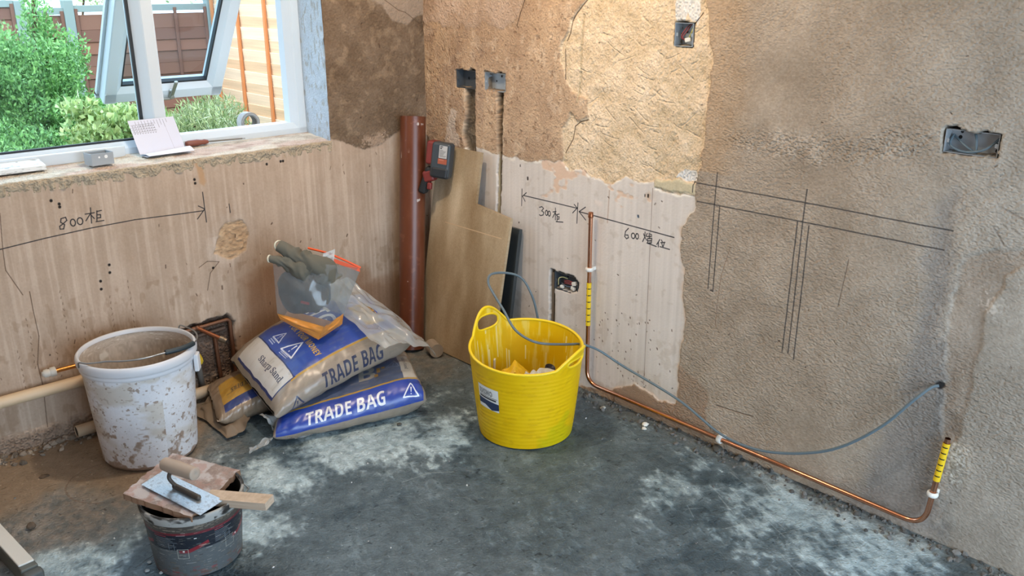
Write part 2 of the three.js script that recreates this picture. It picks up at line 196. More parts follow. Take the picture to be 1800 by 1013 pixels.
  const ink = [0.10, 0.10, 0.12], pen = [
    [0.686, 0.725, 0.868, 0.726, 0.980, 0.726], [0.701, 0.739, 0.679, 0.721, 0.694, 0.703], [0.676, 0.750, 0.674, 0.681], [0.963, 0.738, 0.979, 0.727, 0.956, 0.704], [0.982, 0.747, 0.979, 0.668], [1.021, 0.738, 0.989, 0.715, 1.024, 0.689], [0.989, 0.715, 1.433, 0.706],
    [0.776, 0.693, 0.790, 0.698, 0.799, 0.693, 0.789, 0.681, 0.801, 0.677, 0.797, 0.666, 0.784, 0.661, 0.776, 0.663], ell(0.816, 0.678, 0.0065, 0.010), ell(0.831, 0.678, 0.0065, 0.010), [0.851, 0.688, 0.868, 0.693], [0.864, 0.706, 0.865, 0.659], [0.864, 0.689, 0.850, 0.666], [0.865, 0.685, 0.873, 0.677], [0.874, 0.682, 0.885, 0.686], [0.874, 0.682, 0.874, 0.655], [0.877, 0.674, 0.885, 0.675, 0.884, 0.666, 0.876, 0.664], [0.869, 0.653, 0.906, 0.658],
    [1.231, 0.698, 1.218, 0.684, 1.215, 0.665, 1.224, 0.658, 1.233, 0.664, 1.230, 0.673, 1.220, 0.671], ell(1.254, 0.675, 0.008, 0.010), ell(1.272, 0.677, 0.0065, 0.010), [1.307, 0.700, 1.307, 0.682, 1.298, 0.663], [1.301, 0.692, 1.304, 0.685], [1.317, 0.697, 1.312, 0.686], [1.308, 0.680, 1.316, 0.672], [1.315, 0.685, 1.337, 0.690], [1.325, 0.700, 1.327, 0.680], [1.320, 0.679, 1.338, 0.683, 1.337, 0.666, 1.321, 0.662, 1.320, 0.679], [1.320, 0.670, 1.336, 0.674], [1.317, 0.662, 1.360, 0.658], [1.330, 0.697, 1.337, 0.695],
    [1.373, 0.686, 1.361, 0.666], [1.368, 0.674, 1.368, 0.658], [1.380, 0.686, 1.384, 0.681], [1.378, 0.676, 1.396, 0.681], [1.383, 0.674, 1.386, 0.665], [1.393, 0.678, 1.389, 0.664], [1.375, 0.661, 1.417, 0.660]];
  for (const s of pen) wr.stroke(s, 0.0017, ink, 0.92, 0, 0.5);
  const lead = [0.20, 0.19, 0.19];
  for (const s of [[1.500, 0.909, 1.909, 0.912, 2.333, 0.911], [1.519, 0.848, 1.900, 0.853, 2.317, 0.855], [1.590, 0.954, 1.588, 0.851, 1.588, 0.562], [1.609, 0.847, 1.608, 0.558, 1.598, 0.558], [1.887, 0.850, 1.881, 0.425], [1.906, 0.952, 1.904, 0.853, 1.902, 0.427], [1.925, 0.844, 1.923, 0.412], [1.498, 0.909, 1.498, 0.875]]) wr.stroke(s, 0.0018, lead, 0.78, 0, 0.7);
}
const matR = wr.material(0.93), matRaw = mat(rgb(176, 146, 124), 0.95), matPaint = mat(rgb(196, 178, 160), 0.9);
const wallR = struct('wall_right', 'long wall stripped back to brown and pale plaster, marked with cabinet dimensions', 'wall');
part('plaster', surf(620, 354, (u, v, p) => { const z = ZL + u * (2.8 - ZL), y = v * 1.6; p[0] = -wr.height(z, y); p[1] = y; p[2] = z; }), matR, wallR);
{ const a = wallR.children[0].geometry.attributes.uv, p = wallR.children[0].geometry.attributes.position; for (let i = 0; i < a.count; i++) a.setXY(i, p.getZ(i) / 2.8, p.getY(i) / 1.6); }
part('masonry', merge([boxTo(0.05, 0.27, -0.1, 2.6, -0.30, 4.85), boxTo(0, 0.05, 1.6, 2.6, ZL, 4.6), boxTo(0, 0.05, -0.1, 1.6, 2.8, 4.6)]), matRaw, wallR);

// ------------------------------------------------------------------ wall_left (window wall)
const STUCCO_L = [-0.974, 0.669, -0.906, 0.661, -0.876, 0.606, -0.902, 0.542, -0.968, 0.521, -1.026, 0.555, -1.002, 0.629];
const wl = new Surface(1680, 1170, -2.3, 0, 0, 1.6);
const RECESS_L = [-1.20, 0.285, -1.005, 0.300, -0.980, 0.260, -0.985, 0.0, -1.20, 0.0];
{
  const stuc = boxed(STUCCO_L), rec = boxed(RECESS_L), up = boxed([-0.60, 1.7, -0.60, 0.935, -0.485, 0.930, -0.41, 0.905, -0.333, 0.869, -0.25, 0.885, -0.187, 0.905, -0.10, 0.95, -0.05, 0.965, 0.1, 0.97, 0.1, 1.7], 0.1), band = boxed([-0.60, 0.95, -0.30, 0.93, -0.14, 0.955, 0.1, 1.0, 0.1, 0.86, -0.3, 0.855, -0.6, 0.85], 0.08);
  const palet = boxed([-0.28, 1.7, -0.268, 1.463, -0.209, 1.435, -0.161, 1.383, -0.090, 1.359, -0.044, 1.392, 0.05, 1.42, 0.05, 1.7], 0.08), low = boxed([-0.98, 0.0, -0.96, 0.20, -0.93, 0.42, -0.80, 0.46, -0.55, 0.42, -0.3, 0.30, 0.0, 0.25, 0.0, 0.0], 0.1), rust = boxed([-1.061, 0.91, -1.033, 0.91, -1.028, 0.835, -1.04, 0.815, -1.057, 0.83], 0.03), wet = boxed([-1.62, 0.42, -1.50, 0.36, -1.40, 0.44, -1.33, 0.40, -1.25, 0.33, -1.15, 0.30, -1.15, 0.05, -1.62, 0.05], 0.12);
  wl.paint((x, y, o) => {
    const j1 = noise(x * 34, y * 34, 101), j2 = noise(x * 34, y * 34, 102), j3 = noise(x * 110, y * 110, 103), wx = x + 0.007 * j1 + 0.0025 * j3, wy = y + 0.007 * j2 + 0.002 * j3;
    const lo = fbm(x * 3.1, y * 3.1, 111, 3), md = fbm(x * 11, y * 11, 121, 3), fi = noise(x * 190, y * 190, 131), st = fbm(x * 95, y * 3.0, 141, 4), st2 = fbm(x * 30, y * 1.6, 143, 3);
    let vv = 0.03 * lo + 0.036 * st + 0.034 * st2 + 0.02 * md + 0.012 * fi, r = 0.700 + vv, g = 0.615 + vv, b = 0.535 + vv, bump = 0.0004 * st + 0.0002 * fi, m = 0.001 * lo;
    let k = sstep(0.10, 0.36, st + 0.35 * md); r += 0.022 * k; g += 0.026 * k; b += 0.03 * k;             // dried paste streaks
    k = sstep(-0.04, 0.05, wet(wx + 0.05 * md, wy + 0.05 * md)) * sstep(-0.12, 0.3, st + 0.5 * md); r -= 0.07 * k; g -= 0.075 * k; b -= 0.08 * k;
    k = sstep(0.16, 0.34, fbm(x * 38, y * 20, 145, 3)) * (y < 0.5 ? 1 : 0.25); r -= 0.05 * k; g -= 0.055 * k; b -= 0.06 * k;
    k = sstep(-0.03, 0.04, low(wx + 0.06 * md, wy + 0.06 * md)); r = mix(r, 0.575 + vv, k * 0.85); g = mix(g, 0.445 + vv, k * 0.85); b = mix(b, 0.345 + vv, k * 0.85);
    k = sstep(-0.004, 0.006, up(wx, wy)); if (k > 0) { const v = 0.06 * lo + 0.08 * md + 0.03 * fi; r = mix(r, 0.440 + v, k); g = mix(g, 0.365 + v, k); b = mix(b, 0.290 + v, k); bump = mix(bump, 0.0022 * fbm(x * 60, y * 70, 147, 3) + 0.0007 * noise(x * 230, y * 230, 148), k); m = mix(m, 0.003 + 0.003 * md, k); const sc = k * sstep(0.12, 0.40, fbm(x * 30, y * 30, 146, 4)); r += 0.07 * sc; g += 0.065 * sc; b += 0.055 * sc; }
    k = sstep(-0.01, 0.02, band(wx, wy)) * sstep(-0.25, 0.15, md + 0.35 * fi); if (k > 0) { r = mix(r, 0.68 + 0.05 * fi, k * 0.7); g = mix(g, 0.585 + 0.05 * fi, k * 0.7); b = mix(b, 0.50 + 0.05 * fi, k * 0.7); bump += 0.002 * k * fbm(x * 50, y * 50, 149, 3); }
    k = sstep(-0.004, 0.006, palet(wx, wy)); if (k > 0) { r = mix(r, 0.58 + 0.05 * md, k); g = mix(g, 0.51 + 0.05 * md, k); b = mix(b, 0.44 + 0.05 * md, k); m += 0.002 * k; }
    k = sstep(-0.003, 0.003, stuc(wx, wy)); if (k > 0) { const v = fbm(x * 70, y * 95, 151, 3); r = mix(r, 0.715 + 0.12 * v, k); g = mix(g, 0.595 + 0.12 * v, k); b = mix(b, 0.465 + 0.11 * v, k); bump = mix(bump, 0.0042 * v, k); m -= 0.004 * k; }
    const sdS = stuc(wx, wy); k = (1 - sstep(0.0, 0.035, Math.abs(sdS + 0.012))) * (x < -0.93 && y < 0.62 ? 1 : 0.35); if (sdS > -0.2) { r += 0.06 * k; g += 0.07 * k; b += 0.08 * k; }
    k = sstep(-0.006, 0.006, rust(wx, wy)); r = mix(r, 0.70, k * 0.6); g = mix(g, 0.53, k * 0.6); b = mix(b, 0.36, k * 0.6);
    k = sstep(-0.004, 0.004, rec(wx + 0.01 * md, wy + 0.015 * md)); if (k > 0) { const v = 0.08 * md + 0.06 * fi; r = mix(r, 0.37 + v, k); g = mix(g, 0.29 + v, k); b = mix(b, 0.235 + v, k); m = mix(m, -0.038 + 0.006 * md, k); bump = mix(bump, 0.003 * fi, k); }
    if (y < 0.075) { k = 1 - sstep(0.035, 0.075, y + 0.02 * j1); r = mix(r, 0.55 + 0.06 * fi, k); g = mix(g, 0.475 + 0.06 * fi, k); b = mix(b, 0.41 + 0.06 * fi, k); m += 0.008 * k * (0.5 + md); bump += 0.003 * k * fi; }
    o.r = r; o.g = g; o.b = b; o.bump = bump; o.m = m;
  });
  const ink = [0.10, 0.10, 0.12], ell = (x, y, a, b) => { const p = []; for (let t = -1.3; t <= 5.3; t += 0.5) p.push(x + a * Math.cos(t), y + b * Math.sin(t)); return p; };
  for (const s of [[-2.2, 0.705, -1.739, 0.714, -1.602, 0.725, -1.458, 0.733, -1.304, 0.736, -1.142, 0.729, -1.050, 0.726], [-1.047, 0.796, -1.045, 0.681], [-1.069, 0.747, -1.046, 0.732, -1.078, 0.699], [-0.949, 0.735, -0.948, 0.701], [-1.528, 0.784, -1.543, 0.782, -1.546, 0.770, -1.535, 0.760, -1.540, 0.746, -1.551, 0.747, -1.551, 0.757, -1.540, 0.763, -1.526, 0.773, -1.528, 0.784], ell(-1.508, 0.762, 0.008, 0.012), ell(-1.485, 0.763, 0.009, 0.012), [-1.465, 0.784, -1.435, 0.784], [-1.445, 0.803, -1.449, 0.750], [-1.449, 0.782, -1.466, 0.761], [-1.447, 0.778, -1.438, 0.764], [-1.426, 0.789, -1.431, 0.753], [-1.426, 0.787, -1.411, 0.788], [-1.426, 0.775, -1.416, 0.774, -1.417, 0.764, -1.428, 0.764], [-1.434, 0.752, -1.408, 0.752]]) wl.stroke(s, 0.0016, ink, 0.92, 0, 0.5);
  for (const [x, y] of [[-1.413, 0.592], [-1.415, 0.564], [-1.450, 0.540], [-1.452, 0.511], [-1.072, 0.847], [-1.071, 0.833], [-1.564, 0.847], [-1.541, 0.832], [-1.541, 0.822], [-0.72, 0.868], [-0.71, 0.868], [-1.04, 0.50], [-0.78, 0.865]]) wl.stroke([x, y, x, y - 0.001], 0.0042, [0.10, 0.08, 0.07], 0.95, -0.004, 0.35);
  for (const c of [[-1.72, 0.830, -1.732, 0.709, -1.735, 0.642, -1.699, 0.548], [-1.677, 0.555, -1.677, 0.489, -1.674, 0.395, -1.694, 0.296, -1.690, 0.209, -1.70, 0.06], [-0.199, 1.462, -0.131, 1.421, -0.096, 1.411, -0.030, 1.368, 0, 1.356], [-1.094, 0.513, -1.06, 0.53, -1.014, 0.519, -1.053, 0.482, -1.072, 0.417]]) wl.stroke(c, 0.0012, [0.36, 0.28, 0.22], 0.75, -0.002, 0.6);
  const R = rng(9);
  for (let i = 0; i < 60; i++) { const x = -1.9 + R() * 1.9, y = 0.1 + R() * 1.3, s = 0.0008 + R() * R() * 0.003; wl.stroke([x, y, x + (R() - 0.5) * 0.01, y - R() * 0.014], s, [0.30, 0.22, 0.17], 0.7, -0.002, 0.5); }
  for (let i = 0; i < 9; i++) { const x = -1.82 + i * 0.055 + R() * 0.03, y = 0.55 - R() * 0.2; for (let q = 0; q < 9; q++) wl.stroke([x + (R() - 0.5) * 0.006, y - q * 0.022, x + (R() - 0.5) * 0.006, y - q * 0.022 - 0.007], 0.0013, [0.36, 0.28, 0.22], 0.55, -0.001, 0.7); }
}
const matL = wl.material(0.92);
const wallL = struct('wall_left', 'window wall with streaky pinkish plaster below the sill and bare brown plaster beside it', 'wall');
{
  const g = surf(500, 348, (u, v, p) => { const x = -2.3 + u * 2.3, y = v * 1.6; p[0] = x; p[1] = y; p[2] = ZL + wl.height(x, y); }, (u, v) => !(-2.3 + u * 2.3 < -0.491 && v * 1.6 > 0.905));
  part('plaster', g, matL, wallL);
  part('masonry', merge([boxTo(-3.9, 0.05, -0.1, 0.86, -0.22, 0.012), boxTo(-0.485, 0.05, 0.86, 2.6, -0.22, 0.012), boxTo(-2.3, 0.05, 2.0, 2.6, -0.22, ZL), boxTo(-0.485, 0.05, 1.6, 2.0, 0.01, ZL)]), matRaw, wallL);
  part('old_plaster', boxTo(-3.9, -2.3, -0.1, 2.6, -0.22, ZL), mat(rgb(180, 158, 138), 0.92), wallL);
  const rv = new Surface(256, 1024, 0, 0.24, 0.9, 2.0);
  rv.paint((u, y, o) => { const n = fbm(u * 30, y * 22, 201, 4), f = noise(u * 240, y * 240, 203), d = sstep(0.16, 0.40, fbm(u * 60, y * 34, 205, 4) + 0.16 * f); const w = 0.04 * n + 0.02 * f; o.r = mix(0.70 + w, 0.58, d * 0.6); o.g = mix(0.755 + w, 0.57, d * 0.6); o.b = mix(0.80 + w, 0.54, d * 0.6); o.bump = 0.0014 * n + 0.0008 * f - 0.0012 * d; o.m = 0; });
  part('reveal', surf(24, 110, (u, v, p) => { p[0] = -0.491 + 0.004 * noise(v * 30, u * 8, 7) * (u > 0.9 ? 1 : 0.3); p[1] = 0.915 + v * 1.085; p[2] = -0.13 + u * (ZL + 0.132); }), rv.material(0.7), wallL, 'dirty pale blue painted window reveal');
  const sl = new Surface(1680, 180, -2.3, -0.49, 0, 0.3);
  sl.paint((x, s, o) => { const n = fbm(x * 26, s * 40, 211, 4), f = noise(x * 260, s * 260, 213), d = sstep(0.05, 0.3, fbm(x * 17, s * 34, 215, 3) + 0.1 * f), w = 0.05 * n + 0.04 * f; const pink = sstep(-0.1, 0.2, fbm(x * 5, s * 12, 217, 2)); o.r = mix(0.81, 0.77, pink) + w; o.g = mix(0.775, 0.69, pink) + w; o.b = mix(0.715, 0.635, pink) + w; const raw = sstep(0.180, 0.190, s + 0.006 * f); o.r = mix(o.r - 0.09 * d, 0.69 + w, raw); o.g = mix(o.g - 0.10 * d, 0.625 + w, raw); o.b = mix(o.b - 0.10 * d, 0.53 + w, raw); o.bump = 0.003 * n + 0.002 * f - 0.001 * d; o.m = 0; });
  part('sill', surf(420, 34, (u, v, p) => {
    const x = -2.3 + u * 1.812, s = v * 0.235, e = 0.006 * fbm(x * 30, 3, 221, 4) + 0.003 * noise(x * 120, 1, 223); p[0] = x;
    if (s < 0.182) { const t = s / 0.182; p[1] = 0.937 - 0.014 * t + 0.004 * fbm(x * 24, s * 50, 225, 3) * sstep(0, 0.02, s); p[2] = -0.125 + s + e * t; }
    else { const a = Math.min(1, (s - 0.182) / 0.02) * PI / 2, q = Math.max(0, s - 0.202); p[1] = 0.917 + 0.006 * Math.cos(a) - q * 1.1; p[2] = 0.057 + 0.012 * Math.sin(a) + e + 0.004 * noise(x * 60, s * 90, 227) - q * 0.25; }
  }, null, true), sl.material(0.95), wallL, 'rough chipped plaster sill');
  const sg = wallL.children[4].geometry, su = sg.attributes.uv; for (let i = 0; i < su.count; i++) su.setY(i, su.getY(i) * 0.235 / 0.3);
}
// the rest of the room
const fl0 = struct('ceiling', 'plain plaster ceiling', 'ceiling'); part('plasterboard', boxTo(-3.9, 0.27, 2.4, 2.6, -0.22, 4.85), matPaint, fl0);
const wallF = struct('wall_far_side', 'bare plaster side wall', 'wall'); part('masonry', boxTo(-3.9, -3.65, -0.1, 2.4, ZL, 4.6), matRaw, wallF);
const wallN = struct('wall_near', 'bare plaster wall with the garden door', 'wall'); part('masonry', merge([boxTo(-3.9, -2.80, -0.1, 2.4, 4.6, 4.85), boxTo(-0.10, 0.27, -0.1, 2.4, 4.6, 4.85), boxTo(-2.80, -0.10, 2.16, 2.4, 4.6, 4.85), boxTo(-2.80, -0.10, -0.1, 0.02, 4.6, 4.85)]), matRaw, wallN);
const upvc = phys(rgb(198, 207, 213), 0.38, { clearcoat: 0.2 }), gasket = mat(rgb(22, 26, 30), 0.6), glass = phys(rgb(238, 248, 248), 0.0, { transmission: 1, thickness: 0, ior: 1.5 });
{ const d = struct('door_1', 'white glazed double garden door', 'door'); part('frame', merge([boxTo(-2.80, -2.73, 0.02, 2.16, 4.66, 4.73), boxTo(-0.17, -0.10, 0.02, 2.16, 4.66, 4.73), boxTo(-2.73, -0.17, 2.09, 2.16, 4.66, 4.73), boxTo(-2.73, -0.17, 0.02, 0.09, 4.66, 4.73), boxTo(-1.50, -1.40, 0.09, 2.09, 4.66, 4.73)]), upvc, d); for (const [a, b] of [[-2.73, -1.50], [-1.40, -0.17]]) part('pane', new THREE.PlaneGeometry(b - a, 2.0).translate((a + b) / 2, 1.09, 4.695), glass, d); }

// ------------------------------------------------------------------ floor
const fl = new Surface(1700, 2000, -2.3, 0.02, 0.04, 2.80);
{
  const blob = (x, z, cx, cz, rx, rz) => 1 - Math.hypot((x - cx) / rx, (z - cz) / rz);
  const sandy = boxed([-2.4, 0.0, -2.4, 0.85, -2.0, 0.80, -1.78, 0.74, -1.55, 0.80, -1.3, 0.62, -1.15, 0.4, -1.1, 0.0], 0.3);
  const brown = boxed([-2.4, 0.0, -2.4, 0.50, -2.0, 0.46, -1.75, 0.42, -1.60, 0.60, -1.45, 0.62, -1.32, 0.45, -1.22, 0.30, -1.15, 0.0], 0.2);
  fl.paint((x, z, o) => {
    const lo = fbm(x * 2.6, z * 2.6, 301, 3), md = fbm(x * 9, z * 9, 311, 4), fi = noise(x * 200, z * 200, 321), gr = noise(x * 420, z * 420, 323), sw = fbm((x + z * 0.4 + 0.03 * md) * 60, (z - x * 0.4) * 16, 331, 3), mo = fbm(x * 46, z * 46, 341, 3);
    let v = 0.03 * lo + 0.075 * md + 0.075 * mo + 0.03 * fi, r = 0.322 + v, g = 0.385 + v, b = 0.415 + v;
    // dusty dry patches of the screed, with window sheen painted into their pale colour
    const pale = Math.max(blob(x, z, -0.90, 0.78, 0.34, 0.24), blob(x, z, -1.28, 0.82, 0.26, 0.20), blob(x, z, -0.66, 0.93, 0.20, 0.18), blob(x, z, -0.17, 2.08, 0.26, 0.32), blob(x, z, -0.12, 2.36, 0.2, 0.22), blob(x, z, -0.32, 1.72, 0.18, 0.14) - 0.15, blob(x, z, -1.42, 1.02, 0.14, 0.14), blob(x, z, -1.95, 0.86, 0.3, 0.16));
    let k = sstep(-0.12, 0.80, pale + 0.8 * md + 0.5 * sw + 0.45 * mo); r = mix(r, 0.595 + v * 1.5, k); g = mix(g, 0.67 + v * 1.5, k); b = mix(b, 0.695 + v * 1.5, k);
    k = sstep(0.12, 0.34, fbm(x * 7, z * 7, 351, 4) + 0.2 * sw); r -= 0.06 * k; g -= 0.055 * k; b -= 0.05 * k;
    k = sstep(0.2, 0.4, sw + 0.4 * mo) * sstep(-0.1, 0.2, md); r += 0.06 * k; g += 0.065 * k; b += 0.065 * k;
    // sandy dust near the walls
    const wl_ = sstep(0.30, 0.0, z - ZL + 0.12 * md) * 0.7, corner = sstep(0.75, 0.25, Math.hypot(x + 0.1, z - 0.1) + 0.25 * md) * 0.7, side = sstep(0.16, 0.02, -x + 0.08 * md) * 0.35;
    k = Math.max(wl_, corner, side) * (0.75 + 0.25 * noise(x * 50, z * 50, 361)); r = mix(r, 0.56 + v, k); g = mix(g, 0.50 + v, k); b = mix(b, 0.435 + v, k);
    k = sstep(-0.10, 0.12, sandy(x + 0.10 * md, z + 0.12 * md)) * (0.55 + 0.3 * sstep(-0.3, 0.3, mo + 0.5 * sw)); r = mix(r, 0.50 + v, k); g = mix(g, 0.46 + v, k); b = mix(b, 0.415 + v, k);
    k = sstep(-0.07, 0.05, brown(x + 0.06 * md, z + 0.08 * md)) * 0.9; r = mix(r, 0.545 + v * 0.6, k); g = mix(g, 0.475 + v * 0.6, k); b = mix(b, 0.395 + v * 0.6, k);
    const spk = noise(x * 90, z * 90, 371); k = sstep(0.78, 0.9, spk); r -= 0.14 * k; g -= 0.14 * k; b -= 0.14 * k; k = sstep(0.86, 0.95, noise(x * 130, z * 130, 373)); r += 0.2 * k; g += 0.2 * k; b += 0.19 * k;
    o.r = r; o.g = g; o.b = b; o.bump = (1 - 0.6 * sstep(-0.05, 0.05, brown(x, z))) * (0.0016 * mo + 0.0012 * sw + 0.0005 * gr) + 0.0006 * fi; o.m = 0.003 * md + 0.003 * lo;
  });
  const R = rng(31);
  // float marks and prints in the screed
  for (let q = 0; q < 26; q++) { const x = -1.25 + R() * 1.1, z = 0.95 + R() * 1.6, a = R() * PI, n = 4 + (R() * 6 | 0), L = 0.04 + R() * 0.05; for (let i = 0; i < n; i++) { const cx = x - Math.sin(a) * i * 0.008, cz = z + Math.cos(a) * i * 0.008; fl.stroke([cx, cz, cx + Math.cos(a) * L, cz + Math.sin(a) * L], 0.0016, [0.50, 0.53, 0.53], 0.16, 0.0008, 0.8); } }
  for (let q = 0; q < 40; q++) { const x = -0.42 + R() * 0.4, z = 1.8 + R() * 0.7, a = 0.5 + (R() < 0.5 ? PI / 2 : 0) + (R() - 0.5) * 0.4, L = 0.05 + R() * 0.08; fl.stroke([x, z, x + Math.cos(a) * L, z + Math.sin(a) * L], 0.0016, [0.74, 0.78, 0.78], 0.35, 0.0006, 0.8); }
  for (const [x, z, rad] of [[-1.64, 0.47, 0.13], [-1.95, 0.42, 0.10]]) for (let t = 0.5; t < 3.6; t += 0.1) fl.stroke([x - rad * Math.sin(t), z + rad * Math.cos(t), x - rad * Math.sin(t + 0.1), z + rad * Math.cos(t + 0.1)], 0.0025, [0.44, 0.36, 0.30], 0.4, -0.002, 0.7);
  fl.stroke([-1.75, 0.98, -1.60, 0.92], 0.0012, [0.25, 0.26, 0.26], 0.7, -0.003); fl.stroke([-0.95, 1.12, -0.85, 1.13, -0.78, 1.18], 0.002, [0.66, 0.70, 0.69], 0.4, 0.001);
}
const floor = struct('floor', 'grey-green screed floor with dusty pale patches that carry painted sheen and sandy dirt by the window wall', 'floor');
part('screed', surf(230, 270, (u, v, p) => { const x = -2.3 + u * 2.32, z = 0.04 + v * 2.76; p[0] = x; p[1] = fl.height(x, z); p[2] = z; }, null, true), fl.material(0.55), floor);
part('slab', merge([boxTo(-3.9, 0.27, -0.30, -0.03, -0.22, 4.85), boxTo(-3.9, -2.3, -0.03, 0, 0, 4.6), boxTo(-2.3, 0.02, -0.03, 0, 2.8, 4.6)]), mat(rgb(112, 118, 116), 0.8), floor);

// ------------------------------------------------------------------ window
const extrude = (prof, len) => { const s = new THREE.Shape(prof.map(([a, b]) => new THREE.Vector2(a, b))); return new THREE.ExtrudeGeometry(s, { depth: len, bevelEnabled: false }); };
const upright = (prof, y0, y1) => extrude(prof.map(([x, z]) => [x, -z]), y1 - y0).rotateX(-PI / 2).translate(0, y0, 0);          // profile in (x, z)
const lying = (prof, x0, x1) => extrude(prof.map(([z, y]) => [-z, y]), x1 - x0).rotateY(PI / 2).translate(x0, 0, 0);             // profile in (z, y)
{
  const w = struct('window_1', 'white plastic window with a fixed light and an open top-hung sash', 'window');
  part('frame', merge([
    lying([[-0.195, 0.925], [-0.122, 0.925], [-0.120, 0.928], [-0.120, 0.958], [-0.126, 0.964], [-0.142, 0.980], [-0.195, 0.980]], -2.3, -0.488),
    upright([[-0.488, -0.195], [-0.488, -0.120], [-0.522, -0.120], [-0.528, -0.126], [-0.548, -0.150], [-0.548, -0.195]], 0.93, 2.02),
    lying([[-0.195, 2.02], [-0.120, 2.02], [-0.120, 1.985], [-0.142, 1.965], [-0.195, 1.965]], -2.3, -0.488)]), upvc, w);
  part('mullion', upright([[-1.150, -0.195], [-1.150, -0.152], [-1.122, -0.120], [-1.118, -0.117], [-1.080, -0.117], [-1.076, -0.120], [-1.070, -0.145], [-1.070, -0.195]], 0.975, 1.97), upvc, w);
  part('gasket', merge([boxTo(-1.160, -1.149, 0.98, 1.965, -0.160, -0.150), boxTo(-2.3, -1.149, 0.979, 0.987, -0.160, -0.148)]), gasket, w);
  part('pane', new THREE.PlaneGeometry(1.15, 0.99).translate(-1.725, 1.472, -0.160), phys(rgb(236, 249, 250), 0.0, { transmission: 1, thickness: 0, specularIntensity: 0.1 }), w);
  const sash = new THREE.Group(); sash.name = 'sash'; sash.position.set(-0.815, 1.965, -0.16); sash.rotation.x = 0.612; w.add(sash);
  const W = 0.262, H = 1.105, B = 0.072, prof = [[0, -0.032], [0, 0.030], [0.004, 0.034], [0.048, 0.034], [0.072, 0.012], [0.072, -0.032]];   // from outer edge inwards
  const railAlong = (flip, y) => lying(prof.map(([d, z]) => [z, y + flip * d]), -W + 0.0015, W - 0.0015), stile = sgn => upright(prof.map(([d, z]) => [sgn * (W - d), z]), -H, 0);
  part('sash_frame', merge([railAlong(1, -H), railAlong(-1, 0), stile(1), stile(-1), boxTo(-W - 0.012, W + 0.012, -H - 0.012, -H + 0.01, -0.04, -0.022), boxTo(-W - 0.012, -W + 0.01, -H, 0, -0.04, -0.022), boxTo(W - 0.01, W + 0.012, -H, 0, -0.04, -0.022)]), upvc, sash);
  part('gasket', merge([boxTo(-W + B - 0.002, W - B + 0.002, -H + B - 0.002, -H + B + 0.008, -0.008, 0.013), boxTo(-W + B - 0.002, -W + B + 0.005, -H + B, -B, -0.008, 0.013), boxTo(W - B - 0.006, W - B + 0.002, -H + B, -B, -0.008, 0.013)]), gasket, sash);
  part('sash_pane', new THREE.PlaneGeometry(2 * (W - B), H - 2 * B).translate(0, -H / 2, -0.004), phys(rgb(214, 232, 240), 0.0, { transmission: 1, thickness: 0, specularIntensity: 0.6 }), sash);
  const chrome = mat(rgb(176, 176, 172), 0.28, { metalness: 0.9 });
  part('handle', merge([moved(rbox(0.022, 0.045, 0.014, 0.005), 0.02, -H + 0.036, 0.041), moved(rbox(0.016, 0.105, 0.012, 0.005), 0.020, -H + 0.070, 0.058, 0.12, 0, -0.05), rod([0.02, -H + 0.03, 0.03], [0.02, -H + 0.03, 0.062], 0.009), moved(rbox(0.055, 0.010, 0.010, 0.003), -0.01, -H + 0.016, 0.05)]), chrome, sash, 'silver window handle');
}

// ------------------------------------------------------------------ ceiling lamp, above the picture
{
  const [x, y, z] = LAMP_AT, l = thing('pendant_lamp', 'bare bulb hanging from the ceiling on a white flex', 'lamp', [x, y, z]);
  part('flex', rod([0, 0.07, 0], [0, 2.4 - y, 0], 0.0035, 8), mat('#e8e8e4', 0.5), l); part('holder', moved(lathe([[0.004, 0.05], [0.016, 0.045], [0.02, 0], [0.018, -0.002]], 20), 0, 0.03, 0), mat('#eeeeea', 0.4), l);
  part('bulb', new THREE.SphereGeometry(0.032, 20, 14), mat('#fff2dc', 0.4, { emissive: new THREE.Color().setRGB(1, 0.85, 0.66), emissiveIntensity: 6 }), l);
  const p = new THREE.PointLight(new THREE.Color().setRGB(1, 0.85, 0.66), LAMP_POWER); p.position.set(x, y, z); p.castShadow = true; p.shadow.radius = 1.6; scene.add(p);
}

// ------------------------------------------------------------------ electrical back boxes in the wall
const galv = mat(rgb(164, 170, 174), 0.4, { metalness: 0.35 }), dull = mat(rgb(92, 97, 102), 0.45, { metalness: 0.4 }), black = mat(rgb(16, 16, 18), 0.6), greyCable = mat(rgb(96, 112, 120), 0.5), redWire = mat(rgb(150, 62, 62), 0.5), whiteNylon = mat(rgb(226, 224, 216), 0.45), greenWire = mat(rgb(176, 172, 96), 0.5);
function openBox(w, h, d, t = 0.0015) { return merge([box(w, h, t, 0, 0, -d), box(w, t, d, 0, h / 2, -d / 2), box(w, t, d, 0, -h / 2, -d / 2), box(t, h, d, w / 2, 0, -d / 2), box(t, h, d, -w / 2, 0, -d / 2)]); }
function backBox(z0, z1, y0, y1, m, label, holes) {     // opening faces -x
  const t = thing('back_box', label, 'socket box', [-0.001, (y0 + y1) / 2, (z0 + z1) / 2], 'metal socket boxes sunk in the wall', -PI / 2), w = z1 - z0, h = y1 - y0;
  part('box', openBox(w, h, 0.038), m, t);
  for (const [x, y, r] of holes) part('hole', new THREE.CircleGeometry(r, 14).translate(-w / 2 + x * w, -h / 2 + y * h, -0.0369), black, t);
  for (const s of [-1, 1]) part('fixing_lug', merge([box(0.008, 0.010, 0.0015, s * (w / 2 - 0.005), 0, -0.004)]), m, t);
  return t;
}
backBox(0.277, 0.398, 1.118, 1.190, dull, 'empty dark metal socket box nearest the room corner', [[0.62, 0.5, 0.005], [0.3, 0.5, 0.006], [0.72, 0.82, 0.006]]);
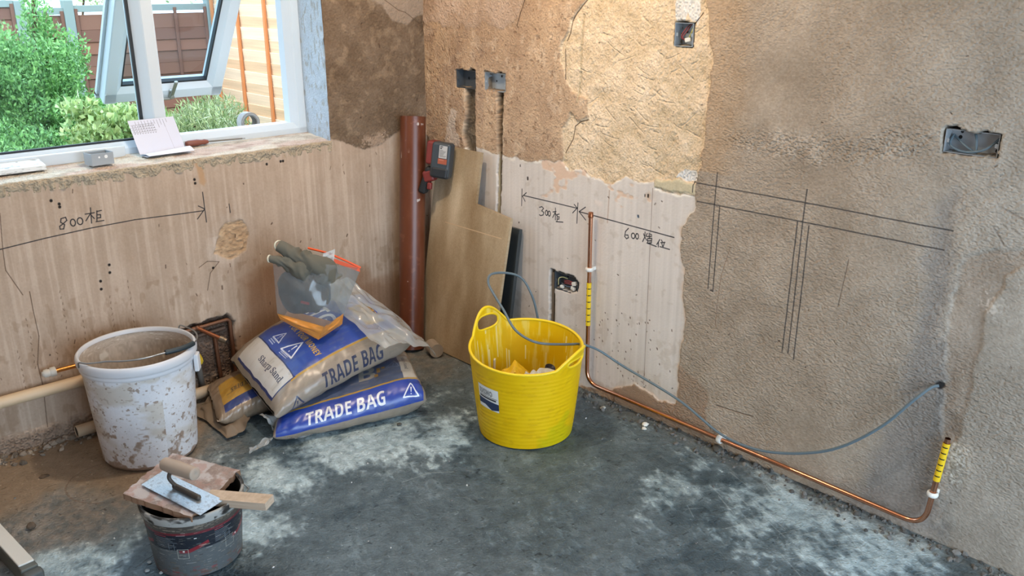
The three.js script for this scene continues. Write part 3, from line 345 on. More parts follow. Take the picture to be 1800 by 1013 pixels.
{ const t = backBox(0.456, 0.578, 1.120, 1.190, galv, 'metal socket box with ringed knockouts above the narrow wall chase', [[0.25, 0.5, 0.004], [0.5, 0.8, 0.005]]); for (const y of [0.3, 0.72]) for (const x of [0.74, 0.9]) part('knockout', new THREE.TorusGeometry(0.0085, 0.0012, 6, 20).translate(-0.061 + x * 0.122, -0.035 + y * 0.07, -0.036), whiteNylon, t); }
{
  const t = backBox(1.387, 1.456, 1.337, 1.408, galv, 'small metal socket box with red wires high on the pale plaster', [[0.3, 0.6, 0.004], [0.7, 0.35, 0.004]]);
  part('wire', tube([[0.005, 0.034, -0.03], [-0.004, 0.015, -0.012], [-0.016, -0.008, -0.01], [-0.008, -0.018, -0.018]], 0.0017, 20, 6), redWire, t); part('wire', tube([[0.010, 0.034, -0.03], [0.003, 0.012, -0.014], [-0.010, -0.010, -0.008], [0.0, -0.016, -0.016]], 0.0017, 20, 6), redWire, t);
  part('wire', tube([[0.018, 0.034, -0.03], [0.022, 0.010, -0.014], [0.014, -0.008, -0.012]], 0.003, 16, 6), greenWire, t); part('connector', moved(rbox(0.024, 0.014, 0.012, 0.003), 0.008, -0.016, -0.016, 0, 0, 0.2), whiteNylon, t);
}
{
  const t = backBox(2.274, 2.405, 1.113, 1.172, galv, 'wide metal socket box with looped grey cable beside the right edge', [[0.2, 0.86, 0.004], [0.18, 0.62, 0.005], [0.88, 0.48, 0.004], [0.9, 0.2, 0.005]]);
  part('cable', tube([[-0.058, 0.012, -0.034], [-0.056, -0.010, -0.012], [-0.02, -0.024, -0.006], [0.03, -0.014, -0.010], [0.062, 0.022, -0.032]], 0.0032, 40, 8), greyCable, t); part('cable', tube([[-0.056, 0.010, -0.034], [-0.02, -0.010, -0.016], [0.004, -0.022, -0.012]], 0.0030, 24, 8), greyCable, t); part('cable', tube([[-0.008, 0.028, -0.032], [0.004, 0.010, -0.02], [0.010, -0.020, -0.014]], 0.0032, 24, 8), greyCable, t);
}
{
  const t = backBox(0.866, 0.990, 0.380, 0.450, dull, 'metal socket box with tangled wires low behind the yellow tub', [[0.3, 0.7, 0.005]]);
  part('wire', tube([[-0.05, -0.02, -0.01], [-0.046, 0.008, -0.008], [-0.03, 0.016, -0.012], [-0.01, 0.012, -0.02]], 0.0018, 24, 6), mat(rgb(206, 200, 140), 0.5), t);
  for (const dy of [0, 0.006, 0.012]) part('wire', tube([[-0.02, -0.008 + dy, -0.012], [0.006, -0.002 + dy, -0.008], [0.028, -0.004 + dy, -0.012]], 0.0016, 20, 6), redWire, t);
  part('wire', tube([[-0.035, -0.012, -0.014], [0.0, -0.014, -0.006], [0.035, -0.010, -0.012]], 0.0022, 20, 6), mat(rgb(86, 96, 112), 0.5), t);
  part('connector', moved(rbox(0.022, 0.016, 0.012, 0.003), 0.036, 0.004, -0.010, 0, 0, 0.3), whiteNylon, t); part('connector', moved(rbox(0.020, 0.014, 0.012, 0.003), 0.030, -0.016, -0.010, 0, 0, -0.2), whiteNylon, t); part('connector', moved(rbox(0.016, 0.012, 0.012, 0.003), -0.028, -0.022, -0.008), whiteNylon, t);
}
// capping strips left in the chases
solo('cable_trunking', moved(rbox(0.010, 0.56, 0.015, 0.002), 0.012, 0.60, 0.527), mat(rgb(176, 164, 138), 0.6), 'beige plastic trunking strip in the narrow chase behind the plywood', 'trunking');
solo('cable_trunking', moved(rbox(0.010, 0.36, 0.012, 0.002), 0.014, 0.26, 0.847), mat(rgb(120, 108, 94), 0.6), 'grey-brown trunking strip in the chase below the low socket box', 'trunking');

// ------------------------------------------------------------------ copper gas pipe along the wall
const copper = mat(rgb(204, 148, 118), 0.24, { metalness: 1.0 }), copperOld = mat(rgb(122, 84, 62), 0.5, { metalness: 0.55 });
const tape = canvas(128, 512, (c, w, h) => { c.fillStyle = '#e3bd1c'; c.fillRect(0, 0, w, h); c.fillStyle = '#201c10'; for (let y = 44; y < h; y += 78) { c.fillRect(8, y, 34, 16); c.fillRect(48, y + 2, 26, 12); c.fillRect(82, y, 34, 15); } });
{
  const t = thing('copper_pipe', 'bright copper pipe running along the foot of the wall and up at both ends', 'pipe');
  const pipeRun = part('tube', new THREE.TubeGeometry(bentPipe([[-0.030, 0.728, 1.074], [-0.032, 0.052, 1.080], [-0.034, 0.050, 2.398], [-0.028, 0.34, 2.419]], 0.06), 260, 0.0078, 14), copper, t);
  part('end_cap', moved(lathe([[0, 0.004], [0.009, 0.003], [0.010, -0.016], [0.008, -0.018]], 16), -0.030, 0.730, 1.074), mat(rgb(150, 96, 66), 0.35, { metalness: 0.9 }), t);
  const tm = mat('#ffffff', 0.45); tm.map = tape;
  part('tape_band', rod([-0.0308, 0.462, 1.0763], [-0.0315, 0.290, 1.0778], 0.0092, 16, true), tm, pipeRun, 'yellow warning tape');
  part('tape_band', rod([-0.0312, 0.205, 2.4092], [-0.0284, 0.326, 2.418], 0.0096, 16, true), tm, pipeRun, 'yellow warning tape');
  const clip = (label, at, up) => { const c = thing('pipe_clip', label, 'pipe clip', at, 'white plastic pipe clips'); part('collar', up ? moved(new THREE.TorusGeometry(0.0115, 0.0045, 8, 20), 0, 0, 0, PI / 2).scale(1, 1.8, 1) : new THREE.TorusGeometry(0.0115, 0.0045, 8, 20).scale(1, 1, 2.2), whiteNylon, c); part('foot', up ? moved(rbox(0.026, 0.014, 0.016, 0.003), 0.017, 0, 0) : moved(rbox(0.024, 0.018, 0.017, 0.003), 0.016, 0, 0), whiteNylon, c); };
  clip('white pipe clip on the upright copper pipe above its yellow tape', [-0.0306, 0.514, 1.0757], true); clip('white pipe clip halfway along the horizontal copper pipe', [-0.0328, 0.051, 1.700], false); clip('white pipe clip on the short copper rise at the right', [-0.0322, 0.160, 2.406], true);
}
// grey cable from the wall hole over the yellow tub
{
  const oval = (pts, n) => tube(pts, 0.0046, n, 8);
  solo('grey_cable', oval([[-0.006, 0.474, 2.364], [-0.014, 0.470, 2.352], [-0.035, 0.432, 2.322], [-0.05, 0.318, 2.244], [-0.055, 0.198, 2.122], [-0.055, 0.128, 1.996], [-0.055, 0.084, 1.856], [-0.055, 0.084, 1.722], [-0.062, 0.150, 1.545], [-0.09, 0.214, 1.30], [-0.15, 0.272, 1.23], [-0.224, 0.308, 1.214], [-0.265, 0.315, 1.202], [-0.36, 0.331, 1.153], [-0.39, 0.345, 1.126], [-0.393, 0.364, 1.056], [-0.382, 0.415, 0.984], [-0.378, 0.455, 0.933], [-0.356, 0.486, 0.872], [-0.324, 0.502, 0.847], [-0.254, 0.494, 0.843], [-0.186, 0.466, 0.865], [-0.154, 0.392, 0.895], [-0.138, 0.30, 0.912], [-0.12, 0.12, 0.93], [-0.10, 0.006, 0.96], [-0.06, 0.006, 1.02]], 320), greyCable, 'grey twin cable hanging from the wall hole and looping over the yellow tub', 'cable');
}

// ------------------------------------------------------------------ boards, brown pipe and tool in the corner
function woodMat(c0, c1, seed, rough = 0.7, gu = 4, gv = 60) { const W = 512, H = 512, a = new Uint8Array(W * H * 4); for (let j = 0; j < H; j++) for (let i = 0; i < W; i++) { const x = i / W, y = j / H, k = clamp(0.5 + 0.5 * fbm(x * gu, y * gv, seed, 3) + 0.5 * fbm(x * 3, y * 5, seed + 7, 4)), f = 0.03 * noise(x * 240, y * 240, seed + 3); for (let q = 0; q < 3; q++) a[(j * W + i) * 4 + q] = clamp(mix(c0[q], c1[q], k) / 255 + f) * 255; a[(j * W + i) * 4 + 3] = 255; } const m = mat('#ffffff', rough); m.map = dataTex(a, W, H, true, true); return m; }
{
  const t = thing('plywood_board', 'plywood offcut with a notched corner leaning on the wall beside the brown pipe', 'board', [-0.178, 0.003, 0]);
  const lean = Math.atan2(0.142, 0.86); t.rotation.z = -lean;
  const s = new THREE.Shape([[0.20, 0], [0.682, 0], [0.700, 0.650], [0.482, 0.672], [0.482, 0.882], [0.20, 0.882]].map(([z, y]) => new THREE.Vector2(z, y)));
  const g = new THREE.ExtrudeGeometry(s, { depth: 0.012, bevelEnabled: false }).rotateY(-PI / 2);
  { const u = g.attributes.uv, p = g.attributes.position; for (let i = 0; i < u.count; i++) u.setXY(i, p.getY(i) * 1.0, p.getZ(i) * 1.4); }
  part('sheet', g, woodMat([142, 116, 82], [214, 196, 166], 401, 0.55, 3, 10), t);
  part('scuff', merge([boxTo(-0.0123, -0.0118, 0.560, 0.563, 0.30, 0.66)]), mat(rgb(206, 176, 138), 0.7), t, 'pale scratch across the plywood');
  const d = thing('dark_board', 'dark grey board standing between the plywood and the wall', 'board', [-0.105, 0.003, 0]); d.rotation.z = -Math.atan2(0.085, 0.58);
  part('panel', merge([moved(rbox(0.018, 0.592, 0.40, 0.002), 0.0, 0.296, 0.490)]), mat(rgb(52, 58, 60), 0.5), d);
}
{
  const t = thing('brown_pipe', 'terracotta brown plastic soil pipe standing in the corner', 'pipe', [-0.262, 0.006, 0.245]);
  const top = V3(-0.122 + 0.262, 0.985, 0.128 - 0.245), q = new THREE.Quaternion().setFromUnitVectors(V3(0, 1, 0), top.clone().normalize());
  t.quaternion.copy(q);
  const L = top.length(), m = mat('#ffffff', 0.34); { const W = 256, H = 512, a = new Uint8Array(W * H * 4); for (let j = 0; j < H; j++) for (let i = 0; i < W; i++) { const x = i / W, y = j / H, v = 0.05 * fbm(x * 8, y * 12, 411, 4), sp = sstep(0.72, 0.8, noise(x * 26, y * 60, 413)) * sstep(0.3, 0.6, noise(x * 5, y * 9, 415)), sc = sstep(0.4, 0.5, fbm(x * 9, y * 40, 417, 3)) * 0.06, c = [0.405, 0.220, 0.140]; for (let k = 0; k < 3; k++) a[(j * W + i) * 4 + k] = clamp(mix(c[k] + v + sc, 0.80, sp * 0.8)) * 255; a[(j * W + i) * 4 + 3] = 255; } m.map = dataTex(a, W, H, true, true); }
  part('pipe_wall', lathe([[0.055, 0], [0.055, L]], 64), m, t); part('inner_wall', lathe([[0.055, L], [0.0545, L + 0.0008], [0.0512, L], [0.0512, 0], [0.055, 0]], 64), mat(rgb(96, 54, 34), 0.6), t);
}
solo('pipe_offcut', rod([-0.222, 0.0335, 0.336], [-0.244, 0.0335, 0.404], 0.030, 28), mat(rgb(160, 146, 130), 0.75), 'short dusty grey pipe offcut lying at the foot of the brown pipe', 'pipe');
{
  const t = thing('cordless_tool', 'red and grey cordless tool with a battery pack hooked over the plywood top', 'power tool', [-0.110, 0.828, 0.305]);
  const lab = canvas(128, 256, (c, w, h) => { c.fillStyle = '#3a4248'; c.fillRect(0, 0, w, h); c.fillStyle = '#b8b6b2'; c.fillRect(14, 6, 100, 150); c.fillStyle = '#4a4a4c'; for (let i = 0; i < 8; i++) c.fillRect(22, 60 + i * 11, 40 + (i * 37) % 45, 4); c.fillRect(24, 14, 34, 12); c.fillRect(24, 32, 22, 16); c.fillStyle = '#a4563e'; c.fillRect(8, 164, 112, 64); c.fillStyle = '#c98a76'; c.fillRect(20, 176, 60, 6); });
  t.rotation.set(0, 0, 0); t.rotation.order = 'YXZ'; t.rotation.y = -PI / 2 + 0.50; t.rotation.x = -0.08; t.rotation.z = -0.10;
  const battery = part('battery', rbox(0.086, 0.150, 0.056, 0.014, 4), mat(rgb(62, 70, 76), 0.42), t, 'dark grey battery pack with a rating label');
  part('battery_base', moved(rbox(0.074, 0.045, 0.060, 0.010, 3), 0.002, -0.050, 0.002), mat(rgb(38, 42, 46), 0.5), battery);
  const lm = mat('#ffffff', 0.5); lm.map = lab; part('rating_label', new THREE.PlaneGeometry(0.046, 0.088).translate(0.012, 0.022, 0.0285), lm, battery);
  const red = mat(rgb(122, 48, 44), 0.5);
  const bodyR = part('tool_body', merge([moved(rbox(0.050, 0.100, 0.062, 0.012, 3), -0.045, 0.025, -0.010), moved(rbox(0.05, 0.050, 0.05, 0.012, 3), -0.052, -0.075, -0.008, 0, 0, 0.4)]), red, t, 'red plastic tool body'); part('grip', moved(rbox(0.036, 0.120, 0.044, 0.012, 3), -0.064, -0.095, -0.008, 0, 0, -0.25), mat(rgb(30, 32, 34), 0.7), t); part('trigger', moved(rbox(0.02, 0.03, 0.02, 0.006), -0.040, -0.115, 0.012), red, bodyR);
}

// ------------------------------------------------------------------ yellow tub
const TUB = { x: -0.396, z: 1.118, r0: 0.167, r1: 0.201, h: 0.316 };
{
  const t = thing('yellow_tub', 'bright yellow flexible builder\u2019s tub with looped handles and a sticker', 'tub', [TUB.x, 0.004, TUB.z]);
  const W = 1024, H = 512, a = new Uint8Array(W * H * 4), b = new Uint8Array(W * H * 4);
  const drips = []; const R = rng(77); for (let i = 0; i < 60; i++) drips.push([R(), 0.35 + R() * 0.6, 0.04 + R() * 0.4, 0.0012 + R() * 0.002]);
  for (let side = 0; side < 2; side++) { const arr = side ? b : a; for (let j = 0; j < H; j++) for (let i = 0; i < W; i++) {
    const u = i / W, v = j / H, n = fbm(u * 26, v * 8, 421, 4), st = fbm(u * 80, v * 3, 423, 3), f = noise(u * 400, v * 150, 425); let r = 0.90 + 0.02 * n, g = 0.725 + 0.03 * n, bl = 0.03 + 0.02 * n;
    if (!side) { const gd = sstep(-0.02, 0.24, fbm(u * 7, v * 3.4, 427, 3) - Math.abs(u - 0.255) * 5.0 + 0.46 - v * 1.9) * (0.72 + 0.28 * f); r = mix(r, 0.74, gd * 0.8); g = mix(g, 0.70, gd * 0.7); bl = mix(bl, 0.03, gd); const dk = sstep(0.22, 0.4, fbm(u * 34, v * 24, 429, 3)) * 0.35; r -= 0.12 * dk; g -= 0.13 * dk; }
    else { let k = sstep(0.0, 0.40, st + 0.35 * n) * 0.45; for (const [du, dv, dl, dw] of drips) { const d = Math.abs(u - du - 0.001 * n); if (d < dw * 2 && v < dv && v > dv - dl) k = Math.max(k, (1 - sstep(dw * 0.5, dw * 1.6, d)) * 0.8); } r = mix(r, 0.95, k); g = mix(g, 0.90, k); bl = mix(bl, 0.70, k); }
    const k = (j * W + i) * 4; arr[k] = clamp(r) * 255; arr[k + 1] = clamp(g) * 255; arr[k + 2] = clamp(bl) * 255; arr[k + 3] = 255; } }
  const mo = phys('#ffffff', 0.48, { specularIntensity: 0.5 }), mi = phys('#ffffff', 0.55, { specularIntensity: 0.5 }); mo.map = dataTex(a, W, H, true, true); mi.map = dataTex(b, W, H, true, true);
  const lip = mat(rgb(240, 205, 30), 0.42);
  // angle 0 points along +x, quarter turn along +z; handles stand at -z and +z
  const away = Math.atan2(-0.735, 0.678), lobe = (th, c, w) => { let d = Math.atan2(Math.sin(th - c), Math.cos(th - c)); d = Math.abs(d) / w; return d < 1 ? Math.pow(0.5 + 0.5 * Math.cos(PI * d), 0.55) : 0; };
  const HB = -PI / 2 - 0.05, HF = PI / 2 - 0.28;
  const rimY = th => TUB.h + 0.024 * Math.cos(th - away) + 0.074 * lobe(th, HB, 0.47) + 0.046 * lobe(th, HF, 0.50);
  const rad = (y, th) => TUB.r0 + (TUB.r1 - TUB.r0) * Math.pow(clamp(y / TUB.h, 0, 1.4), 0.85) + 0.012 * lobe(th, HF, 0.5) * sstep(TUB.h * 0.8, TUB.h + 0.05, y);
  const holes = [[HB, 0.312 + 0.024 * Math.cos(HB - away) + 0.024, 0.054, 0.027], [HF, 0.312 + 0.024 * Math.cos(HF - away) + 0.006, 0.055, 0.014]];
  const inHole = (th, y, grow = 0) => holes.some(([c, hy, a_, b_]) => { const d = Math.atan2(Math.sin(th - c), Math.cos(th - c)) * TUB.r1; const A = a_ + grow, B = b_ + grow; return Math.pow(Math.abs(d / A), 2.6) + Math.pow(Math.abs((y - hy) / B), 2.6) < 1; });
  const NU = 300, NV = 90, thOf = u => u * TAU, shell = (inset, keepHoles) => surf(NU, NV, (u, v, p) => { const th = thOf(u), y = v * rimY(th), ridge = inset ? 0 : 0.00035 * Math.sin(clamp(y, 0, 0.27) * 420), r = rad(y, th) - inset + ridge; p[0] = r * Math.cos(th); p[1] = y; p[2] = r * Math.sin(th); }, (u, v) => !inHole(thOf(u), v * rimY(thOf(u))), !!inset ? true : false);
  // planar angle goes with the clock seen from above, so the outer skin faces outwards when flipped
  part('outer_wall', surfFlip(shell(0)), mo, t); part('inner_wall', surfFlip(shell(0.004)), mi, t);
  const ringPts = f => { const c = []; for (let i = 0; i < 160; i++) { const th = i / 160 * TAU, [r, y] = f(th); c.push(V3(r * Math.cos(th), y, r * Math.sin(th))); } return new THREE.CatmullRomCurve3(c, true); };
  part('rim', new THREE.TubeGeometry(ringPts(th => [rad(rimY(th), th) - 0.002, rimY(th)]), 320, 0.0052, 10, true), lip, t);
  for (const [c, hy, A, B] of holes) { const pts = []; for (let i = 0; i < 48; i++) { const q = i / 48 * TAU, cx = Math.sign(Math.cos(q)) * Math.pow(Math.abs(Math.cos(q)), 2 / 2.6) * A, cy = Math.sign(Math.sin(q)) * Math.pow(Math.abs(Math.sin(q)), 2 / 2.6) * B, th = c + cx / TUB.r1, y = hy + cy, r = rad(y, th) - 0.002; pts.push(V3(r * Math.cos(th), y, r * Math.sin(th))); } part('handle_edge', new THREE.TubeGeometry(new THREE.CatmullRomCurve3(pts, true), 120, 0.0042, 8, true), lip, t); }
  part('base', lathe([[0, 0.006], [0.150, 0.004], [0.164, 0.0005], [0.1665, 0.006], [0.166, 0.012]], 72), mo, t);
  const st = canvas(256, 256, (c, w, h) => { c.fillStyle = '#dfe0dc'; c.fillRect(0, 0, w, h); c.fillStyle = '#2a2c30'; c.font = 'bold 66px sans-serif'; c.save(); c.transform(0.80, 0, 0, 1.15, 16, 92); c.lineWidth = 5; c.strokeStyle = '#2a2c30'; c.strokeText('RHINO', 0, 0); c.restore(); c.fillRect(14, 106, 226, 6); c.fillRect(18, 120, 210, 20); c.fillStyle = '#1c2f52'; c.beginPath(); c.moveTo(0, 150); c.lineTo(256, 160); c.lineTo(256, 232); c.lineTo(170, 256); c.lineTo(90, 214); c.lineTo(0, 220); c.fill(); c.fillStyle = '#dfe0dc'; c.fillRect(0, 228, 80, 28); });
  const sm = mat('#ffffff', 0.45); sm.map = st; const s0 = PI * 0.985;
  part('sticker', surf(14, 10, (u, v, p) => { const th = s0 - (u - 0.5) * 0.50, y = 0.140 + v * 0.085 - u * 0.006, r = rad(y, th) + 0.0016; p[0] = r * Math.cos(th); p[1] = y; p[2] = r * Math.sin(th); }), sm, t, 'white and navy printed sticker');
}
function surfFlip(g) { const i = g.index.array; for (let k = 0; k < i.length; k += 3) { const q = i[k + 1]; i[k + 1] = i[k + 2]; i[k + 2] = q; } g.computeVertexNormals(); return g; }
// rubbish in the tub
{
  const bed = (name, label, cat, m, cx, y, cz, sx, sy, sz, seed, ry) => { const g = lump(1, seed, 0.35, 4, [sx, sy, sz]); const o = solo(name, g, m, label, cat); o.position.set(cx, y, cz); o.rotation.y = ry; return o; };
  bed('waste_heap', 'lumpy grey waste filling the bottom of the yellow tub', 'waste', mat(rgb(112, 104, 92), 0.9), TUB.x, 0.115, TUB.z, 0.130, 0.098, 0.130, 12, 0.4);
  const crumple = (seed, w, d, h) => surf(26, 26, (u, v, p) => { p[0] = (u - 0.5) * w; p[2] = (v - 0.5) * d; p[1] = h * (0.6 * noise(u * 3, v * 3, seed) + 0.5 * Math.abs(noise(u * 6, v * 6, seed + 3))); });
  let o = solo('yellow_wrapper', surf(20, 14, (u, v, p) => { const x = (u - 0.5), z = (v - 0.5); p[0] = x * 0.15; p[1] = 0.055 - Math.abs(x + 0.05) * 0.16 + 0.012 * noise(u * 6, v * 5, 33); p[2] = z * 0.10 + 0.01 * noise(u * 5, v * 3, 35); }), phys(rgb(222, 176, 20), 0.4), 'torn yellow plastic wrapper folded like a tent inside the yellow tub', 'wrapper'); o.position.set(-0.450, 0.212, 1.128); o.rotation.y = -0.75;
  o = solo('white_sheet', crumple(41, 0.15, 0.10, 0.03), phys(rgb(196, 196, 188), 0.45), 'crumpled whitish plastic sheet at the front of the waste in the tub', 'plastic sheet'); o.position.set(-0.430, 0.232, 1.190); o.rotation.y = -0.75;
  o = solo('plaster_lump', lump(0.028, 51, 0.3, 2, [1, 0.7, 1]), mat(rgb(170, 164, 160), 0.9), 'grey plaster lump on the waste in the tub', 'lump'); o.position.set(-0.357, 0.222, 1.193);
  o = solo('bottle_cap', lathe([[0.018, 0], [0.019, 0.012], [0.016, 0.014], [0.012, 0.006], [0, 0.006]], 20), mat(rgb(40, 36, 44), 0.5), 'small dark cap on the waste in the tub', 'cap'); o.position.set(-0.334, 0.228, 1.173); o.rotation.x = 0.4;
  o = solo('wood_splinter', rbox(0.012, 0.11, 0.006, 0.002), mat(rgb(186, 172, 140), 0.8), 'pale splinter of wood upright against the tub\u2019s inner wall', 'splinter'); o.position.set(-0.498, 0.238, 1.063); o.rotation.set(0.15, 0.5, 0.22);
}

// ------------------------------------------------------------------ white bucket
function dirtyTex(W, H, seed, base, fn) { const a = new Uint8Array(W * H * 4); for (let j = 0; j < H; j++) for (let i = 0; i < W; i++) { const c = fn(i / W, j / H, base.slice()); for (let q = 0; q < 3; q++) a[(j * W + i) * 4 + q] = clamp(c[q]) * 255; a[(j * W + i) * 4 + 3] = 255; } return dataTex(a, W, H, true, true); }
const blend = (c, d, k) => { for (let q = 0; q < 3; q++) c[q] = mix(c[q], d[q], k); return c; };
{
  const t = thing('white_bucket', 'large dirty white plastic bucket with a wire bail standing by the window wall', 'bucket', [-1.462, 0.004, 0.366]);
  const skin = phys('#ffffff', 0.42); skin.map = dirtyTex(1024, 512, 0, [0.83, 0.835, 0.85], (u, v, c) => {
    const n = fbm(u * 22, v * 7, 501, 4), f = noise(u * 300, v * 110, 503), m = fbm(u * 8, v * 5, 505, 4); for (let q = 0; q < 3; q++) c[q] += 0.035 * n + 0.015 * f;
    blend(c, [0.70, 0.655, 0.585], 0.55 * sstep(-0.02, 0.35, m + 0.3 * n));
    blend(c, [0.55, 0.465, 0.40], 0.85 * sstep(0.04, 0.34, fbm(u * 34, v * 12, 507, 4) + 0.16 - v * 1.3));
    blend(c, [0.50, 0.42, 0.36], 0.7 * sstep(0.38, 0.50, fbm(u * 60, v * 22, 509, 4) + (u > 0.2 && u < 0.36 && v > 0.45 && v < 0.75 ? 0.10 : 0)));
    blend(c, [0.60, 0.55, 0.50], 0.5 * sstep(0.55, 0.75, noise(u * 120, v * 46, 517)));
    return c; });
  const inner = mat('#ffffff', 0.75); inner.map = dirtyTex(512, 256, 0, [0.70, 0.645, 0.585], (u, v, c) => { const n = fbm(u * 14, v * 8, 511, 4), f = noise(u * 190, v * 120, 513); for (let q = 0; q < 3; q++) c[q] += 0.08 * n + 0.05 * f; blend(c, [0.86, 0.84, 0.80], 0.7 * sstep(0.62, 0.8, noise(u * 60, v * 34, 515))); return c; });
  part('body', lathe([[0.153, 0.016], [0.1775, 0.36]], 96), skin, t); part('base', lathe([[0, 0.002], [0.135, 0], [0.148, 0.005], [0.153, 0.016]], 96), mat(rgb(150, 128, 112), 0.7), t);
  part('inner_wall', lathe([[0, 0.010], [0.140, 0.010], [0.150, 0.02], [0.172, 0.34], [0.177, 0.378]].reverse(), 96), inner, t);
  const rim = phys(rgb(206, 208, 212), 0.42); part('rim', lathe([[0.1772, 0.335], [0.181, 0.338], [0.182, 0.345], [0.180, 0.350], [0.1835, 0.352], [0.1875, 0.358], [0.1885, 0.372], [0.187, 0.380], [0.182, 0.386], [0.177, 0.384], [0.1745, 0.372]], 96), rim, t);
  const wire = mat(rgb(150, 152, 152), 0.35, { metalness: 0.85 }), R_ = 0.188;
  // the bail lies over on the near rim; its ends hook into lugs left and right
  const P = (a, r, y) => [r * Math.cos(a), y, r * Math.sin(a)], arc = [];
  for (let i = 0; i <= 24; i++) { const q = i / 24, a = -0.38 + 3.38 * q; arc.push(P(a, 0.192 - 0.046 * sstep(0.30, 0.55, q) * (1 - sstep(0.85, 1.0, q)), 0.392 + 0.006 * Math.sin(q * PI))); }
  const bail = part('bail', tube([P(-0.42, 0.190, 0.372), ...arc, P(3.06, 0.190, 0.372)], 0.0026, 160, 8), wire, t, 'steel wire bail');
  const gp = []; for (let i = 8; i <= 12; i++) gp.push(arc[i]); part('grip', tube(gp, 0.0085, 30, 12), mat(rgb(30, 44, 50), 0.5), bail, 'black plastic grip on the bail');
  for (const a of [0.62, -1.5]) part('lug', merge([moved(rbox(0.016, 0.062, 0.036, 0.005), ...P(a, 0.187, 0.322), 0, -a, 0)]), rim, t);
}

// ------------------------------------------------------------------ black pot, hawk and trowel
{
  const t = thing('black_pot', 'battered black plaster pot with torn red and white printing under the hawk', 'pot', [-1.593, 0.004, 1.036]);
  const m = phys('#ffffff', 0.45); m.map = canvas(1536, 384, (c, w, h) => {
    c.fillStyle = '#3a3834'; c.fillRect(0, 0, w, h);
    const R = rng(61), band = (y, hh, col) => { c.fillStyle = col; c.fillRect(0, y, w, hh); };
    band(0, 84, '#45403a'); band(80, 16, '#64242c'); band(96, 100, '#1a2029'); band(196, 188, '#565b5d');
    for (let i = 0; i < 5; i++) { const x = i * 310 - 40; c.fillStyle = '#7a222c'; c.beginPath(); c.moveTo(x + 150, 196); c.lineTo(x + 190, 196); c.lineTo(x + 300, 150); c.lineTo(x + 306, 170); c.lineTo(x + 200, 216); c.lineTo(x + 150, 214); c.fill(); c.fillStyle = '#7d868c'; for (let k = 0; k < 8; k++) c.fillRect(x + 20 + (k % 2) * 6, 116 + k * 9, 120 - (k * 31) % 46, 2.2); c.fillRect(x + 96, 150, 2, 44); c.fillRect(x + 126, 150, 2, 44); c.fillStyle = '#8c3440'; c.fillRect(x + 18, 102, 74, 5); c.fillStyle = '#d8d8d4'; c.fillRect(x + 168, 198, 10, 12); c.fillRect(x + 232, 120, 14, 5); }
    c.strokeStyle = '#9a9a8e'; c.lineWidth = 3; for (let i = 0; i < 5; i++) c.strokeRect(60 + i * 320, 190, 56, 62);
    for (let i = 0; i < 3400; i++) { const y = R() * h, s = 1 + R() * R() * 11; c.fillStyle = ['#8a8070', '#a89c88', '#5d5549', '#77726a', '#2a2826', '#c8c4ba'][R() * 6 | 0]; c.globalAlpha = 0.15 + 0.5 * R(); c.fillRect(R() * w, y, s * (1 + R() * 4), s * 0.5); }
    for (let i = 0; i < 260; i++) { c.globalAlpha = 0.45; c.fillStyle = R() < 0.7 ? '#574a3d' : '#8a3a3a'; c.fillRect(R() * w, h - R() * R() * 110, 10 + R() * 34, 4 + R() * 12); c.fillStyle = '#8d8272'; c.fillRect(R() * w, R() * 62, 6 + R() * 30, 2 + R() * 8); }
    c.globalAlpha = 1; });
  t.scale.y = 1.06; part('body', lathe([[0.1175, 0.002], [0.1335, 0.176]], 80), m, t); part('bottom', lathe([[0, 0.002], [0.116, 0]], 48), black, t);
  const inn = mat(rgb(30, 28, 25), 0.9); part('inner_wall', lathe([[0.1315, 0.182], [0.118, 0.02], [0, 0.018]], 64), inn, t);
  part('rim', lathe([[0.133, 0.160], [0.1375, 0.163], [0.138, 0.172], [0.139, 0.176], [0.1395, 0.184], [0.136, 0.188], [0.1315, 0.186], [0.131, 0.178]], 80), (() => { const q = mat('#ffffff', 0.6); q.map = dirtyTex(512, 32, 0, [0.62, 0.62, 0.60], (u, v, c) => blend(c, [0.16, 0.15, 0.14], sstep(-0.1, 0.25, fbm(u * 24, v * 3, 521, 4)))); return q; })(), t);
  part('bail', tube([[0.137, 0.165, -0.02], [0.150, 0.150, 0.03], [0.130, 0.168, 0.07], [0.085, 0.176, 0.112]], 0.002, 40, 6), mat(rgb(176, 178, 176), 0.35, { metalness: 0.8 }), t);
}
